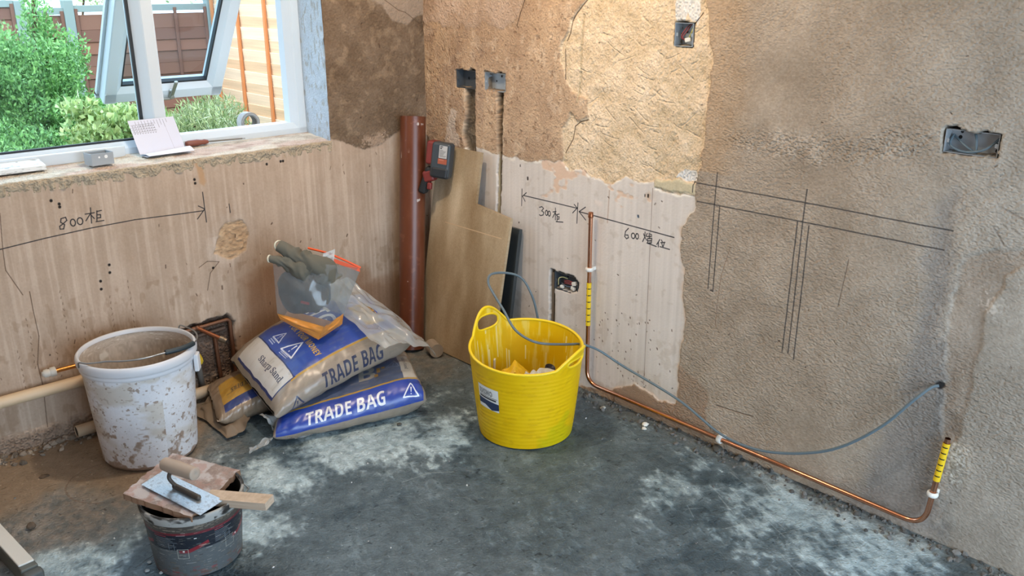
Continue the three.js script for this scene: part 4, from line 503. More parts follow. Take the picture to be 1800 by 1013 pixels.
{
  const t = thing('plasterers_hawk', 'plaster-stained wooden hawk with a batten handle resting on the black pot', 'hawk', [0, 0.2035, 0]);
  const quad = [[-1.562, 0.842], [-1.446, 1.024], [-1.648, 1.168], [-1.752, 0.972]], m = mat('#ffffff', 0.85);
  m.map = dirtyTex(512, 512, 0, [0.56, 0.50, 0.47], (u, v, c) => { const n = fbm(u * 12, v * 12, 531, 5), f = noise(u * 160, v * 160, 533); for (let q = 0; q < 3; q++) c[q] += 0.08 * n + 0.05 * f; blend(c, [0.72, 0.70, 0.70], 0.75 * sstep(-0.05, 0.25, fbm(u * 7, v * 7, 535, 4))); blend(c, [0.62, 0.49, 0.45], 0.5 * sstep(0.05, 0.3, fbm(u * 9, v * 9, 537, 4))); return c; });
  const tilt = (x, z) => 0.016 * ((x + 1.60) * -0.55 + (z - 1.0) * -0.65) / 0.12;
  const top = surf(44, 44, (u, v, p) => { const a = quad[0], b = quad[1], c = quad[2], d = quad[3]; const w = 0.003 * noise(u * 20, v * 20, 7) * (u < 0.03 || v < 0.03 || u > 0.97 || v > 0.97 ? 1 : 0.15); p[0] = (a[0] * (1 - u) + b[0] * u) * (1 - v) + (d[0] * (1 - u) + c[0] * u) * v + w; p[2] = (a[1] * (1 - u) + b[1] * u) * (1 - v) + (d[1] * (1 - u) + c[1] * u) * v + w; p[1] = 0.014 + tilt(p[0], p[2]) + 0.0012 * noise(u * 16, v * 16, 9); }, null, true);
  const low = top.clone(), lp = low.attributes.position; for (let i = 0; i < lp.count; i++) lp.setY(i, lp.getY(i) - 0.017); surfFlip(low);
  const edge = []; const N = 44, ring = []; for (let i = 0; i < N; i++) ring.push(i); for (let i = 0; i < N; i++) ring.push(i * (N + 1) + N); for (let i = N; i > 0; i--) ring.push(N * (N + 1) + i); for (let i = N; i > 0; i--) ring.push(i * (N + 1)); const tp = top.attributes.position;
  const side = surf(ring.length, 1, (u, v, p) => { const k = ring[Math.round(u * ring.length) % ring.length]; p[0] = tp.getX(k); p[2] = tp.getZ(k); p[1] = tp.getY(k) - (1 - v) * 0.017; });
  part('board', mergeGeometries([top, low]), m, t); part('board_edge', side, mat(rgb(136, 104, 80), 0.9), t);
  const wood = woodMat([176, 156, 134], [206, 188, 168], 541, 0.8, 3, 30);
  part('handle', (() => { const g = barBox([-1.60, -0.010, 1.045], [-1.466, 0.004, 1.244], 0.046, 0.022); return g; })(), wood, t, 'pale wooden batten handle');
}
{
  const t = thing('plastering_trowel', 'steel plastering trowel with a round handle lying on the hawk', 'trowel', [0, 0.2210, 0]);
  const q = [[-1.700, 0.968], [-1.626, 0.932], [-1.552, 1.150], [-1.632, 1.182]], m = phys('#ffffff', 0.36, { metalness: 0.75 });
  m.map = dirtyTex(256, 512, 0, [0.70, 0.73, 0.75], (u, v, c) => { const n = fbm(u * 10, v * 20, 551, 4), f = noise(u * 90, v * 160, 553); for (let k = 0; k < 3; k++) c[k] += 0.08 * n + 0.06 * f; blend(c, [0.50, 0.49, 0.48], 0.5 * sstep(0.1, 0.4, n + 0.15 * f)); return c; });
  const yy = (x, z) => 0.0045 + 0.016 * ((x + 1.60) * -0.55 + (z - 1.0) * -0.65) / 0.12, at = (u, v) => { const x = (q[0][0] * (1 - u) + q[1][0] * u) * (1 - v) + (q[3][0] * (1 - u) + q[2][0] * u) * v, z = (q[0][1] * (1 - u) + q[1][1] * u) * (1 - v) + (q[3][1] * (1 - u) + q[2][1] * u) * v; return [x, yy(x, z), z]; };
  const f = dy => surf(8, 16, (u, v, p) => { const a = at(u, v); p[0] = a[0]; p[1] = a[1] + dy; p[2] = a[2]; }, null, dy >= 0);
  part('blade', mergeGeometries([f(0.0), f(-0.0012)]), m, t);
  const A = at(0.55, 0.36), B = at(0.55, 0.76), steel = mat(rgb(84, 78, 72), 0.6, { metalness: 0.5 });
  part('mounting_bar', merge([rod([A[0], A[1] + 0.006, A[2]], [B[0], B[1] + 0.006, B[2]], 0.0075, 12), new THREE.SphereGeometry(0.008, 10, 8).translate(B[0], B[1] + 0.006, B[2])]), steel, t);
  const S = at(0.55, 0.42), up = 0.052; part('shank', tube([[S[0], S[1] + 0.004, S[2]], [S[0] - 0.012, S[1] + 0.030, S[2] - 0.020], [S[0] - 0.008, S[1] + up, S[2] - 0.015]], 0.0055, 16, 10), steel, t);
  const H0 = at(0.58, 0.26), H1 = at(0.58, 0.70), d = V3(H1[0] - H0[0], 0, H1[2] - H0[2]).normalize();
  const h = lathe([[0, 0], [0.015, 0.0], [0.018, 0.004], [0.0195, 0.05], [0.018, 0.116], [0.0165, 0.121], [0.006, 0.122], [0.005, 0.118], [0, 0.118]], 28); h.applyQuaternion(new THREE.Quaternion().setFromUnitVectors(V3(0, 1, 0), V3(d.x, 0.02, d.z).normalize())); h.translate(H0[0] - 0.006, H0[1] + up + 0.014, H0[2]);
  part('handle', h, mat(rgb(166, 150, 134), 0.65), t, 'worn round handle');
}

// ------------------------------------------------------------------ sand bags
function sack(name, label, C, T, seed, texture, o = {}) {          // C = front-left, front-right, back-right, back-left corners of the middle
  const K = C.map(c => V3(...c)), mid = K.reduce((a, b) => a.clone().add(b)).multiplyScalar(0.25), g = thing(name, label, 'sand bag', [mid.x, 0, mid.z], 'sand bags');
  const NU = 90, NS = 120, sec = []; // arc-length section of a squashed tube, starting at the middle of the underside
  { let L = 0; const raw = []; for (let i = 0; i <= 720; i++) { const f = -PI / 2 + i / 720 * TAU, b = Math.sign(Math.cos(f)) * Math.pow(Math.abs(Math.cos(f)), 0.62), n = Math.sign(Math.sin(f)) * Math.pow(Math.abs(Math.sin(f)), 0.85); if (i) L += Math.hypot((b - raw[i - 1][0]) * 0.19, (n - raw[i - 1][1]) * 0.07); raw.push([b, n, L]); } for (let i = 0, k = 0; i <= NS; i++) { const l = L * i / NS; while (k < 719 && raw[k + 1][2] < l) k++; const q = (l - raw[k][2]) / (raw[k + 1][2] - raw[k][2] || 1); sec.push([mix(raw[k][0], raw[k + 1][0], q), mix(raw[k][1], raw[k + 1][1], q)]); } }
  const F = V3(), B = V3();
  const geo = surf(NU, NS, (u, s, p) => {
    const [b, n] = sec[Math.round(s * NS)], e = Math.abs(2 * u - 1), end = Math.pow(Math.max(0, 1 - Math.pow(e, o.pow ?? 4.5)), 0.55), th = mix(T[0], T[1], u) * end + 0.003;
    const pinch = 1 - 0.05 * (1 - end) + 0.02 * noise(u * 6, 2, seed); F.copy(K[0]).lerp(K[1], u); B.copy(K[3]).lerp(K[2], u); const v = 0.5 + 0.5 * b * pinch;
    let x = mix(B.x, F.x, v), y = mix(B.y, F.y, v), z = mix(B.z, F.z, v);
    const wr_ = 0.006 * fbm(u * 9, s * 14, seed, 3) + 0.004 * (1 - end) * noise(u * 4, s * 40, seed + 3) + 0.004 * Math.abs(noise(u * 22, s * 7, seed + 5)) * sstep(0.5, 1, e);
    y += n * th + (o.sag ? o.sag(u, v) : 0) + wr_ * Math.sign(n || 1) * (Math.abs(n) > 0.2 ? 1 : 0.3); x += wr_ * 0.5; z += wr_ * b;
    if (o.rest && n < 0) y = Math.max(y, Math.min(o.rest(x, z) + 0.003, y - n * th));
    p[0] = x - mid.x; p[1] = Math.max(y, 0.008); p[2] = z - mid.z;
  }, null, true);
  const m = phys('#ffffff', 0.33, { clearcoat: 0.25, clearcoatRoughness: 0.3 }); m.map = texture; part('sleeve', geo, m, g);
  return g;
}
function bagPrint(draw, seed, sand = ['#8f8374', '#a3978a', '#7d7265']) {     // canvas x runs along the bag, canvas y round it (bottom of canvas = underside)
  return canvas(1024, 1640, (c, w, h) => { c.fillStyle = sand[0]; c.fillRect(0, 0, w, h); const R = rng(seed); for (let i = 0; i < 2600; i++) { c.globalAlpha = 0.10; c.fillStyle = sand[1 + (R() * 2 | 0)]; const s = 10 + R() * 70; c.fillRect(R() * w - s / 2, R() * h - s / 4, s, s / 2); } c.globalAlpha = 1; draw(c, w, h);
    for (let i = 0; i < 1500; i++) { c.globalAlpha = 0.05 + 0.10 * R(); c.fillStyle = R() < 0.75 ? '#a79a88' : '#6a6258'; const s = 4 + R() * R() * 60; c.fillRect(R() * w, R() * h, s * 1.6, s * 0.5); } c.globalAlpha = 1; });
}
const Y = (s, h = 1640) => h * (1 - s);
function triangle(c, x, y, s, col, lw) { c.save(); c.translate(x, y); c.strokeStyle = col; c.fillStyle = col; c.lineWidth = lw; c.lineJoin = 'round'; c.beginPath(); c.moveTo(0, -s); c.lineTo(s, s * 0.8); c.lineTo(-s, s * 0.8); c.closePath(); c.stroke(); c.beginPath(); c.moveTo(-s * 0.10, -s * 0.4); c.lineTo(s * 0.10, -s * 0.4); c.lineTo(s * 0.05, s * 0.25); c.lineTo(-s * 0.05, s * 0.25); c.fill(); c.fillRect(-s * 0.07, s * 0.38, s * 0.14, s * 0.16); c.restore(); }
const turned = (c, x, y, a, f) => { c.save(); c.translate(x, y); c.rotate(a); f(); c.restore(); };
const narrow = (c, txt, x, y, size, sx, col) => { c.save(); c.translate(x, y); c.scale(sx, 1); c.font = `bold ${size}px sans-serif`; c.fillStyle = col; c.fillText(txt, 0, 0); c.restore(); };
const printB = bagPrint((c, w) => {
  const s0 = 0.345, s1 = 0.655, top = Y(s1), bot = Y(s0), hh = bot - top;
  c.fillStyle = '#2b4a9c'; c.fillRect(170, top, w - 170, hh); c.fillStyle = '#c2c0bc'; c.fillRect(24, top, 150, hh); c.fillStyle = '#1d2f63'; c.fillRect(14, top, 10, hh + 6); c.fillRect(14, bot, 170, 8); c.fillRect(170, top, 8, hh);
  c.fillStyle = '#b08a34'; c.fillRect(150, bot + 6, w - 150, 11);
  turned(c, 84, top + hh * 0.36, PI / 2, () => { c.font = 'bold 50px serif'; c.fillStyle = '#262c48'; c.fillText('Sharp Sand', 0, 0); });
  turned(c, 265, top + hh * 0.30, PI / 2, () => triangle(c, 0, 0, 42, '#dfe6f4', 8)); turned(c, 275, top + hh * 0.62, PI / 2, () => triangle(c, 0, 0, 66, '#dfe6f4', 11));
  c.fillStyle = '#aebcdc'; for (let i = 0; i < 3; i++) { c.fillRect(196 + i * 14, top + hh * 0.22, 7, 60); c.fillRect(196 + i * 12, top + hh * 0.52, 5, 92); }
  turned(c, 418, top + hh * 0.20, PI / 2, () => narrow(c, 'RAGE MIX', 0, 0, 62, 0.80, '#c9a44a')); turned(c, 352, top + hh * 0.20, PI / 2, () => narrow(c, 'FOR YOUR MONEY', 0, 0, 58, 0.74, '#c9a44a'));
  turned(c, 500, top + hh * 0.02, PI / 2, () => narrow(c, 'ITG', 0, 0, 190, 0.80, '#dfe4ee'));
  c.fillStyle = '#b9923a'; c.fillRect(760, top + hh * 0.34, 140, hh * 0.5); turned(c, 850, top + hh * 0.38, PI / 2, () => narrow(c, 'BUILDERS', 0, 0, 66, 0.62, '#26325e')); turned(c, 790, top + hh * 0.38, PI / 2, () => narrow(c, 'WAREHOUSE', 0, 0, 52, 0.62, '#26325e')); c.strokeStyle = '#c9cfe0'; c.lineWidth = 9; c.beginPath(); c.arc(830, top + hh * 0.2, 50, 0, 7); c.stroke();
  narrow(c, 'TRADE BAG', 330, Y(0.236), 138, 0.62, '#2e3650'); triangle(c, 150, Y(0.245), 50, '#2c3350', 9); c.fillStyle = '#3a4058'; c.fillRect(110, Y(0.215), 86, 9); c.fillRect(120, Y(0.206), 66, 8);
}, 71);
const printA = bagPrint((c, w) => {
  c.fillStyle = '#4c5874'; c.fillRect(60, Y(0.66), w - 160, Y(0.36) - Y(0.66)); c.fillStyle = '#b4b0a8'; c.fillRect(w - 130, Y(0.64), 90, Y(0.37) - Y(0.64)); turned(c, w - 100, Y(0.56), PI / 2, () => { c.font = 'bold 34px serif'; c.fillStyle = '#474a56'; c.fillText('Sharp Sand', 0, 0); });
  narrow(c, 'B', 560, Y(0.425), 230, 1.1, '#8f8d88'); c.fillStyle = '#9c7840'; c.fillRect(720, Y(0.50), 26, 60); c.fillRect(756, Y(0.50), 26, 26); c.fillRect(700, Y(0.455), 26, 40); turned(c, 850, Y(0.5), 0.3, () => triangle(c, 0, 0, 48, '#6f7c98', 7));
  c.fillStyle = '#b08a34'; c.fillRect(20, Y(0.368), w - 60, 12); c.fillStyle = '#22409a'; c.fillRect(20, Y(0.358), w - 40, Y(0.246) - Y(0.358));
  narrow(c, 'TRADE BAG', 215, Y(0.270), 132, 0.76, '#d6d8da'); turned(c, 925, Y(0.300), 0.1, () => triangle(c, 0, 0, 52, '#d6dae4', 9));
}, 72);
const printC = bagPrint((c, w) => {
  c.fillStyle = '#b38a38'; c.fillRect(110, Y(0.58), 620, Y(0.36) - Y(0.58)); c.fillStyle = '#25366e'; c.fillRect(110, Y(0.36), 700, Y(0.30) - Y(0.36)); c.fillStyle = '#3b3a4a'; c.fillRect(180, Y(0.43), 420, 6);
  turned(c, 600, Y(0.47), PI, () => narrow(c, 'BUILDERS', 0, 0, 84, 0.9, '#4a4038')); c.fillStyle = '#27345e'; c.beginPath(); c.arc(690, Y(0.43), 80, 0, 7); c.fill(); turned(c, 740, Y(0.455), PI, () => narrow(c, 'S&', 0, 0, 90, 0.9, '#b9b6ae'));
}, 73, ['#8d7a66', '#a08e78', '#776655']);
const poly = phys(rgb(222, 226, 226), 0.18, { transmission: 0.66, thickness: 0, ior: 1.45 });
const bagA = sack('sand_bag', 'lowest sand bag lying at the front, TRADE BAG in white on a blue band', [[-1.150, 0.040, 0.640], [-0.612, 0.074, 0.808], [-0.445, 0.080, 0.470], [-0.92, 0.075, 0.325]], [0.048, 0.082], 61, printA, { pow: 9 });
part('seam_flap', surf(10, 14, (u, v, p) => { p[0] = -0.36 - u * 0.085 - 0.01 * noise(u * 5, v * 5, 5); p[1] = 0.018 + 0.010 * noise(u * 4, v * 4, 3) + (1 - u) * 0.015; p[2] = 0.045 + v * 0.030 + u * 0.012; }), poly, bagA, 'twisted clear plastic bag end');
const bagC = sack('sand_bag', 'half-empty sand bag underneath at the left showing a gold printed panel', [[-1.235, 0.045, 0.415], [-0.985, 0.072, 0.425], [-0.800, 0.075, 0.150], [-1.150, 0.060, 0.135]], [0.042, 0.072], 62, printC, { pow: 3 });
part('empty_end', surf(24, 16, (u, v, p) => { p[0] = -0.10 - u * 0.10 + 0.008 * noise(u * 6, v * 5, 8); p[1] = Math.max(0.012, 0.050 * (1 - u) + 0.016 * noise(u * 5, v * 6, 9)); p[2] = -0.10 + v * 0.30; }), mat(rgb(128, 112, 94), 0.5), bagC, 'limp brown end of the half-empty bag');
const heap = new Map(), cell = (x, z) => Math.round(x / 0.012) * 4096 + Math.round(z / 0.012);     // top surface of the two lower bags
for (const b of [bagA, bagC]) { const p = b.children[0].geometry.attributes.position; for (let i = 0; i < p.count; i++) for (const dx of [-0.012, 0, 0.012]) for (const dz of [-0.012, 0, 0.012]) { const k = cell(p.getX(i) + b.position.x + dx, p.getZ(i) + b.position.z + dz); heap.set(k, Math.max(heap.get(k) ?? 0, p.getY(i))); } }
const bagB = sack('sand_bag', 'upper sand bag draped over the others, blue panel with warning triangles and Sharp Sand', [[-1.125, 0.112, 0.640], [-0.525, 0.212, 0.622], [-0.500, 0.312, 0.262], [-1.072, 0.178, 0.190]], [0.070, 0.072], 63, printB, { sag: (u, v) => 0.028 * Math.sin(u * PI), rest: (x, z) => heap.get(cell(x, z)) ?? 0 });
part('torn_film', surf(34, 34, (u, v, p) => { const n = 0.016 * noise(u * 5, v * 6, 12) + 0.007 * noise(u * 14, v * 13, 13); p[0] = mix(0.06, 0.335, u * (0.75 + 0.25 * v)) + 0.02 * v - 0.02 * (v - 0.5); p[2] = mix(-0.165, 0.285, v) + n; p[1] = mix(0.400, 0.272, v) + 0.02 * Math.sin(u * PI) - 0.075 * u * u * (0.4 + v) + n * 1.3; }), poly, bagB, 'crumpled clear plastic torn from the bag end');
part('torn_film', surf(26, 20, (u, v, p) => { const n = 0.012 * noise(u * 5, v * 5, 22) + 0.006 * noise(u * 13, v * 12, 23); p[0] = mix(-0.33, -0.19, u) + 0.03 * v; p[2] = mix(0.10, 0.24, v) + n; p[1] = Math.max(0.015, mix(0.085, 0.030, v) + n * 1.4 - 0.02 * u); }), poly, bagB, 'clear plastic flap under the bag');

// clear zip bag with gloves on top of the bags
{
  const t = thing('zip_bag', 'clear zip bag with an orange base stuffed with dark work gloves, on the sand bags', 'plastic bag', [-0.862, 0.305, 0.430], null, -0.745);
  const clear = phys(rgb(222, 226, 226), 0.10, { transmission: 0.84, thickness: 0, ior: 1.45 }), orange = phys(rgb(214, 140, 62), 0.35), zip = phys(rgb(226, 88, 40), 0.4);
  // local x to the right of the picture, y up, z towards the viewer
  const quad4 = (P, n, amp, seed, nu = 22, nv = 22) => surf(nu, nv, (u, v, p) => { for (let k = 0; k < 3; k++) p[k] = mix(mix(P[0][k], P[1][k], u), mix(P[3][k], P[2][k], u), v); const e = Math.sin(u * PI) * Math.sin(v * PI), q = amp * (noise(u * 3.4, v * 3.4, seed) + 0.5 * noise(u * 9, v * 9, seed + 1)) * (0.35 + e) + n * e; p[2] += q; p[0] += q * 0.3; });
  part('front_panel', quad4([[-0.094, 0.083, 0.055], [0.078, 0.040, 0.075], [0.104, 0.270, 0.045], [-0.100, 0.292, 0.030]], 0.020, 0.007, 31), clear, t);
  part('side_panel', quad4([[0.078, 0.040, 0.075], [0.128, 0.048, -0.040], [0.198, 0.222, -0.060], [0.104, 0.270, 0.045]], 0.010, 0.008, 33), clear, t);
  part('back_panel', quad4([[-0.090, 0.095, -0.06], [0.128, 0.048, -0.040], [0.198, 0.222, -0.060], [-0.06, 0.300, -0.07]], -0.012, 0.007, 35), clear, t);
  part('zip_strip', tube([[0.010, 0.302, -0.055], [0.08, 0.286, -0.045], [0.14, 0.258, -0.050], [0.198, 0.224, -0.060]], 0.0042, 30, 8), zip, t, 'orange-red zip strip'); part('zip_strip', surf(16, 3, (u, v, p) => { p[0] = mix(0.100, 0.196, u); p[1] = mix(0.278, 0.226, u) - v * 0.016; p[2] = mix(-0.02, -0.058, u) + 0.004; }), zip, t, 'orange-red zip strip');
  part('base', merge([quad4([[-0.086, 0.060, 0.050], [0.052, -0.010, 0.070], [0.078, 0.044, 0.078], [-0.094, 0.088, 0.057]], 0.012, 0.006, 37), quad4([[0.052, -0.010, 0.070], [0.122, 0.012, -0.03], [0.128, 0.052, -0.040], [0.078, 0.044, 0.078]], 0.010, 0.006, 39), quad4([[-0.086, 0.060, 0.050], [0.052, -0.010, 0.070], [0.122, 0.012, -0.03], [-0.08, 0.06, -0.05]], -0.004, 0.003, 41)]), orange, t, 'crumpled orange bag base');
  const cloth = mat(rgb(98, 95, 84), 0.95), dark = mat(rgb(50, 54, 58), 0.7), cream = mat(rgb(206, 200, 178), 0.8);
  function sleeve(name, pts, r0, r1, m, seed, label) { const c = curve(pts), N = 36, fr = c.computeFrenetFrames(N, false); return part(name, surf(N, 22, (u, v, p) => { const i = Math.round(u * N), q = c.getPointAt(u), a = v * TAU, r = mix(r0, r1, u) * (1 + 0.42 * sstep(0.05, 0.3, u) * noise(u * 6, Math.cos(a) * 1.5 + 4, seed) + 0.26 * sstep(0.05, 0.3, u) * noise(u * 12 + 3 * Math.sin(a), Math.sin(a) * 2 + 4, seed + 2)); p[0] = q.x + r * (Math.cos(a) * fr.normals[i].x + Math.sin(a) * fr.binormals[i].x); p[1] = q.y + r * (Math.cos(a) * fr.normals[i].y + Math.sin(a) * fr.binormals[i].y); p[2] = q.z + r * (Math.cos(a) * fr.normals[i].z + Math.sin(a) * fr.binormals[i].z); }), m, t, label); }
  const G1 = [[-0.078, 0.330, 0.010], [-0.055, 0.318, 0.015], [-0.01, 0.290, 0.025], [0.04, 0.272, 0.03], [0.085, 0.240, 0.02], [0.090, 0.205, 0.01]], G2 = [[-0.106, 0.292, 0.045], [-0.07, 0.282, 0.045], [-0.01, 0.255, 0.040], [0.03, 0.236, 0.030]];
  const glove1 = sleeve('glove', G1, 0.022, 0.036, cloth, 3, 'dark grey cloth glove with a cream cuff'); const glove2 = sleeve('glove', G2, 0.012, 0.034, cloth, 5, 'dark grey cloth glove with a cream cuff');
  part('cuff_edge', moved(new THREE.TorusGeometry(0.021, 0.003, 8, 24).scale(1, 0.8, 1), -0.079, 0.331, 0.010, 0, PI / 2 - 0.5, -0.35), cream, glove1); part('cuff_edge', moved(new THREE.TorusGeometry(0.0115, 0.003, 8, 24), -0.107, 0.292, 0.045, 0, PI / 2 - 0.3, -0.2), cream, glove2);
  part('glove_palm', moved(lump(1, 71, 0.35, 4, [0.075, 0.078, 0.038]), -0.010, 0.165, 0.004), dark, t, 'dark folded gloves inside the bag'); part('glove_palm', moved(lump(1, 73, 0.4, 4, [0.050, 0.085, 0.030]), 0.035, 0.150, 0.012), mat(rgb(52, 54, 56), 0.8), t, 'dark folded gloves inside the bag'); part('red_tab', moved(rbox(0.032, 0.010, 0.004, 0.002), 0.010, 0.128, 0.056, 0, 0, -0.25), mat(rgb(150, 40, 44), 0.6), t);
  part('tissue', quad4([[0.07, 0.268, 0.0], [0.115, 0.27, 0.01], [0.118, 0.312, -0.01], [0.075, 0.295, -0.01]], 0.006, 0.008, 43, 12, 12), phys(rgb(205, 212, 214), 0.3, { transmission: 0.4, thickness: 0 }), t, 'crumpled clear plastic tuft');
}

// ------------------------------------------------------------------ pipes along the window wall
const creamPipe = mat(rgb(206, 182, 150), 0.5), creamPipe2 = mat(rgb(186, 166, 140), 0.6);
solo('waste_pipe', rod([-2.35, 0.214, 0.104], [-1.30, 0.212, 0.104], 0.0205, 26), creamPipe, 'cream waste pipe running along the wall behind the white bucket', 'pipe');
{ const t = thing('waste_pipe', 'lower cream pipe on the floor with an open end left of the bucket', 'pipe'); part('pipe', rod([-1.625, 0.036, 0.120], [-0.995, 0.040, 0.122], 0.0215, 26, true), creamPipe2, t); part('bore', new THREE.CircleGeometry(0.018, 24).rotateY(-PI / 2).translate(-1.6235, 0.036, 0.120), mat(rgb(60, 50, 42), 0.9), t); part('end_ring', moved(new THREE.TorusGeometry(0.020, 0.0018, 6, 26), -1.625, 0.036, 0.120, 0, PI / 2, 0), creamPipe2, t); part('cut_taper', moved(new THREE.CylinderGeometry(0.006, 0.0215, 0.10, 26), -0.945, 0.040, 0.122, 0, 0, -PI / 2), creamPipe, t); part('bracket', moved(new THREE.TorusGeometry(0.0225, 0.004, 8, 26).scale(1, 1, 2.2), -1.115, 0.040, 0.122, 0, PI / 2, 0), mat(rgb(96, 78, 64), 0.7), t, 'brown pipe bracket'); }
{
  const t = thing('capped_pipe_stub', 'brass-coloured pipe stub ending in a white plastic cap left of the bucket', 'pipe', [-1.69, 0.271, 0.10]);
  part('tube', rod([0.02, 0, 0], [0.42, -0.002, 0], 0.0075, 14), mat(rgb(206, 140, 74), 0.32, { metalness: 0.9 }), t);
  part('cap', moved(lathe([[0, 0], [0.009, 0], [0.010, 0.006], [0.014, 0.008], [0.015, 0.020], [0.0125, 0.022], [0.0125, 0.026], [0.0165, 0.028], [0.0165, 0.044], [0.008, 0.046]], 24), -0.006, 0, 0, 0, 0, -PI / 2), mat(rgb(208, 204, 194), 0.5), t);
}
{
  const t = thing('copper_pipework', 'old dull copper pipes with a tee and open end in the wall recess', 'pipework'), P = (pts, r = 0.0078) => new THREE.TubeGeometry(bentPipe(pts, 0.016), 60, r, 12);
  part('tube', P([[-1.30, 0.268, 0.050], [-0.993, 0.277, 0.050], [-0.990, 0.02, 0.050]]), copperOld, t); part('tube', P([[-1.128, 0.276, 0.054], [-1.068, 0.236, 0.125]]), mat(rgb(146, 92, 64), 0.42, { metalness: 0.7 }), t); part('tube', P([[-1.056, 0.215, 0.040], [-1.050, 0.02, 0.042]]), copperOld, t); part('tube', P([[-1.20, 0.232, 0.036], [-1.01, 0.240, 0.036]], 0.009), mat(rgb(86, 66, 54), 0.7), t); part('tube', rod([-1.142, 0.20, 0.040], [-1.128, 0.02, 0.044], 0.011, 12), mat(rgb(92, 90, 86), 0.7), t, 'grey lead-coloured pipe');
  part('tee', merge([rod([-1.146, 0.273, 0.050], [-1.106, 0.274, 0.050], 0.0098, 14), new THREE.SphereGeometry(0.011, 12, 10).translate(-1.126, 0.275, 0.053)]), copperOld, t);
  const d = V3(0.060, -0.040, 0.071).normalize(), e = V3(-1.068, 0.236, 0.125), at = k => e.clone().addScaledVector(d, k).toArray();
  part('open_fitting', merge([rod(at(-0.004), at(0.012), 0.0125, 8), rod(at(0.010), at(0.024), 0.0105, 16, true)]), mat(rgb(140, 128, 112), 0.4, { metalness: 0.8 }), t); part('bore', (() => { const g = new THREE.CircleGeometry(0.0088, 18); g.applyQuaternion(new THREE.Quaternion().setFromUnitVectors(V3(0, 0, 1), d)); return g.translate(...at(0.0236)); })(), black, t);
}
{ const t = thing('yellow_valve', 'small yellow plastic valve cap hanging behind the white bucket', 'valve', [-1.158, 0.168, 0.100]); part('cap', lump(0.020, 81, 0.28, 2, [0.8, 1.2, 0.8]), mat(rgb(200, 168, 44), 0.5), t); part('strap', tube([[0, 0.02, 0], [-0.010, 0.045, -0.03], [0.005, 0.075, -0.048]], 0.003, 16, 6), mat(rgb(200, 168, 44), 0.5), t); }

// ------------------------------------------------------------------ things on the window sill
{
  const p = phys('#ffffff', 0.55); p.map = canvas(512, 420, (c, w, h) => { c.fillStyle = '#ccd0e0'; c.fillRect(0, 0, w, h); c.strokeStyle = '#4a4a52'; c.lineWidth = 3; const R = rng(91); for (let i = 0; i < 11; i++) { c.beginPath(); c.moveTo(70 + i * 34, 10 + R() * 12); c.lineTo(72 + i * 34, 60 + R() * 70); c.stroke(); } for (let j = 0; j < 4; j++) { c.beginPath(); c.moveTo(14, 62 + j * 30); c.lineTo(250 + R() * 30, 54 + j * 30); c.stroke(); for (let i = 0; i < 9; i++) { c.beginPath(); c.moveTo(20 + i * 28, 70 + j * 30); c.lineTo(30 + i * 28, 84 + j * 30); c.lineTo(38 + i * 28, 66 + j * 30); c.stroke(); } } c.beginPath(); c.moveTo(380, 120); c.lineTo(392, 400); c.strokeStyle = '#a8a8b4'; c.stroke(); });
  const t = thing('notepad', 'open white notepad with pencilled sketches propped against the mullion', 'notepad', [-1.128, 0.934, -0.098], null, 0.03);
  part('upright_page', surf(12, 12, (u, v, q) => { q[0] = (u - 0.5) * 0.172 - 0.006 * v; q[1] = 0.006 + v * 0.116; q[2] = 0.040 - v * 0.058 + 0.004 * Math.sin(u * PI); }), p, t); part('lower_page', surf(12, 8, (u, v, q) => { q[0] = (u - 0.5) * 0.172 + 0.012 * v; q[1] = 0.005 + 0.010 * Math.sin(v * PI) * (0.5 + u); q[2] = 0.040 + v * 0.050; }), mat(rgb(214, 216, 222), 0.6), t); part('page_block', surf(12, 6, (u, v, q) => { q[0] = (u - 0.5) * 0.168; q[1] = 0.003; q[2] = 0.034 + v * 0.056; }), mat(rgb(180, 186, 198), 0.6), t);
}
{ const t = thing('loose_metal_box', 'small empty galvanised socket box on the window sill', 'socket box', [-1.372, 0.933, -0.004], null, 0.12); part('box', moved(openBox(0.076, 0.056, 0.040), 0, 0.043, 0, -PI / 2, 0, 0), galv, t); for (const [x, r] of [[-0.012, 0.0035], [0.012, 0.006]]) part('hole', moved(new THREE.CircleGeometry(r, 14), x, 0.030, 0.0292), mat(rgb(226, 228, 226), 0.6), t); }
solo('trim_strip', moved(rbox(0.62, 0.040, 0.014, 0.004), -1.560, 0.953, -0.096, 0.10, 0, 0), upvc, 'white plastic bead leaning along the bottom of the window frame', 'trim strip');
{ const t = thing('plastic_panel', 'grubby white plastic panel with a lipped edge at the left end of the sill', 'panel', [-1.69, 0.936, -0.060]); const m = phys('#ffffff', 0.45); m.map = dirtyTex(256, 128, 0, [0.84, 0.85, 0.84], (u, v, c) => blend(c, [0.45, 0.45, 0.42], 0.7 * sstep(0.3, 0.42, fbm(u * 16, v * 10, 561, 4)))); part('face', moved(rbox(0.30, 0.006, 0.085, 0.002), 0, 0.020, 0, 0.16, 0, 0), m, t); part('lip', moved(rbox(0.30, 0.016, 0.006, 0.002), 0, 0.008, 0.041), m, t); part('end_lip', moved(rbox(0.006, 0.016, 0.080, 0.002), 0.147, 0.014, 0, 0.16, 0, 0), m, t); }
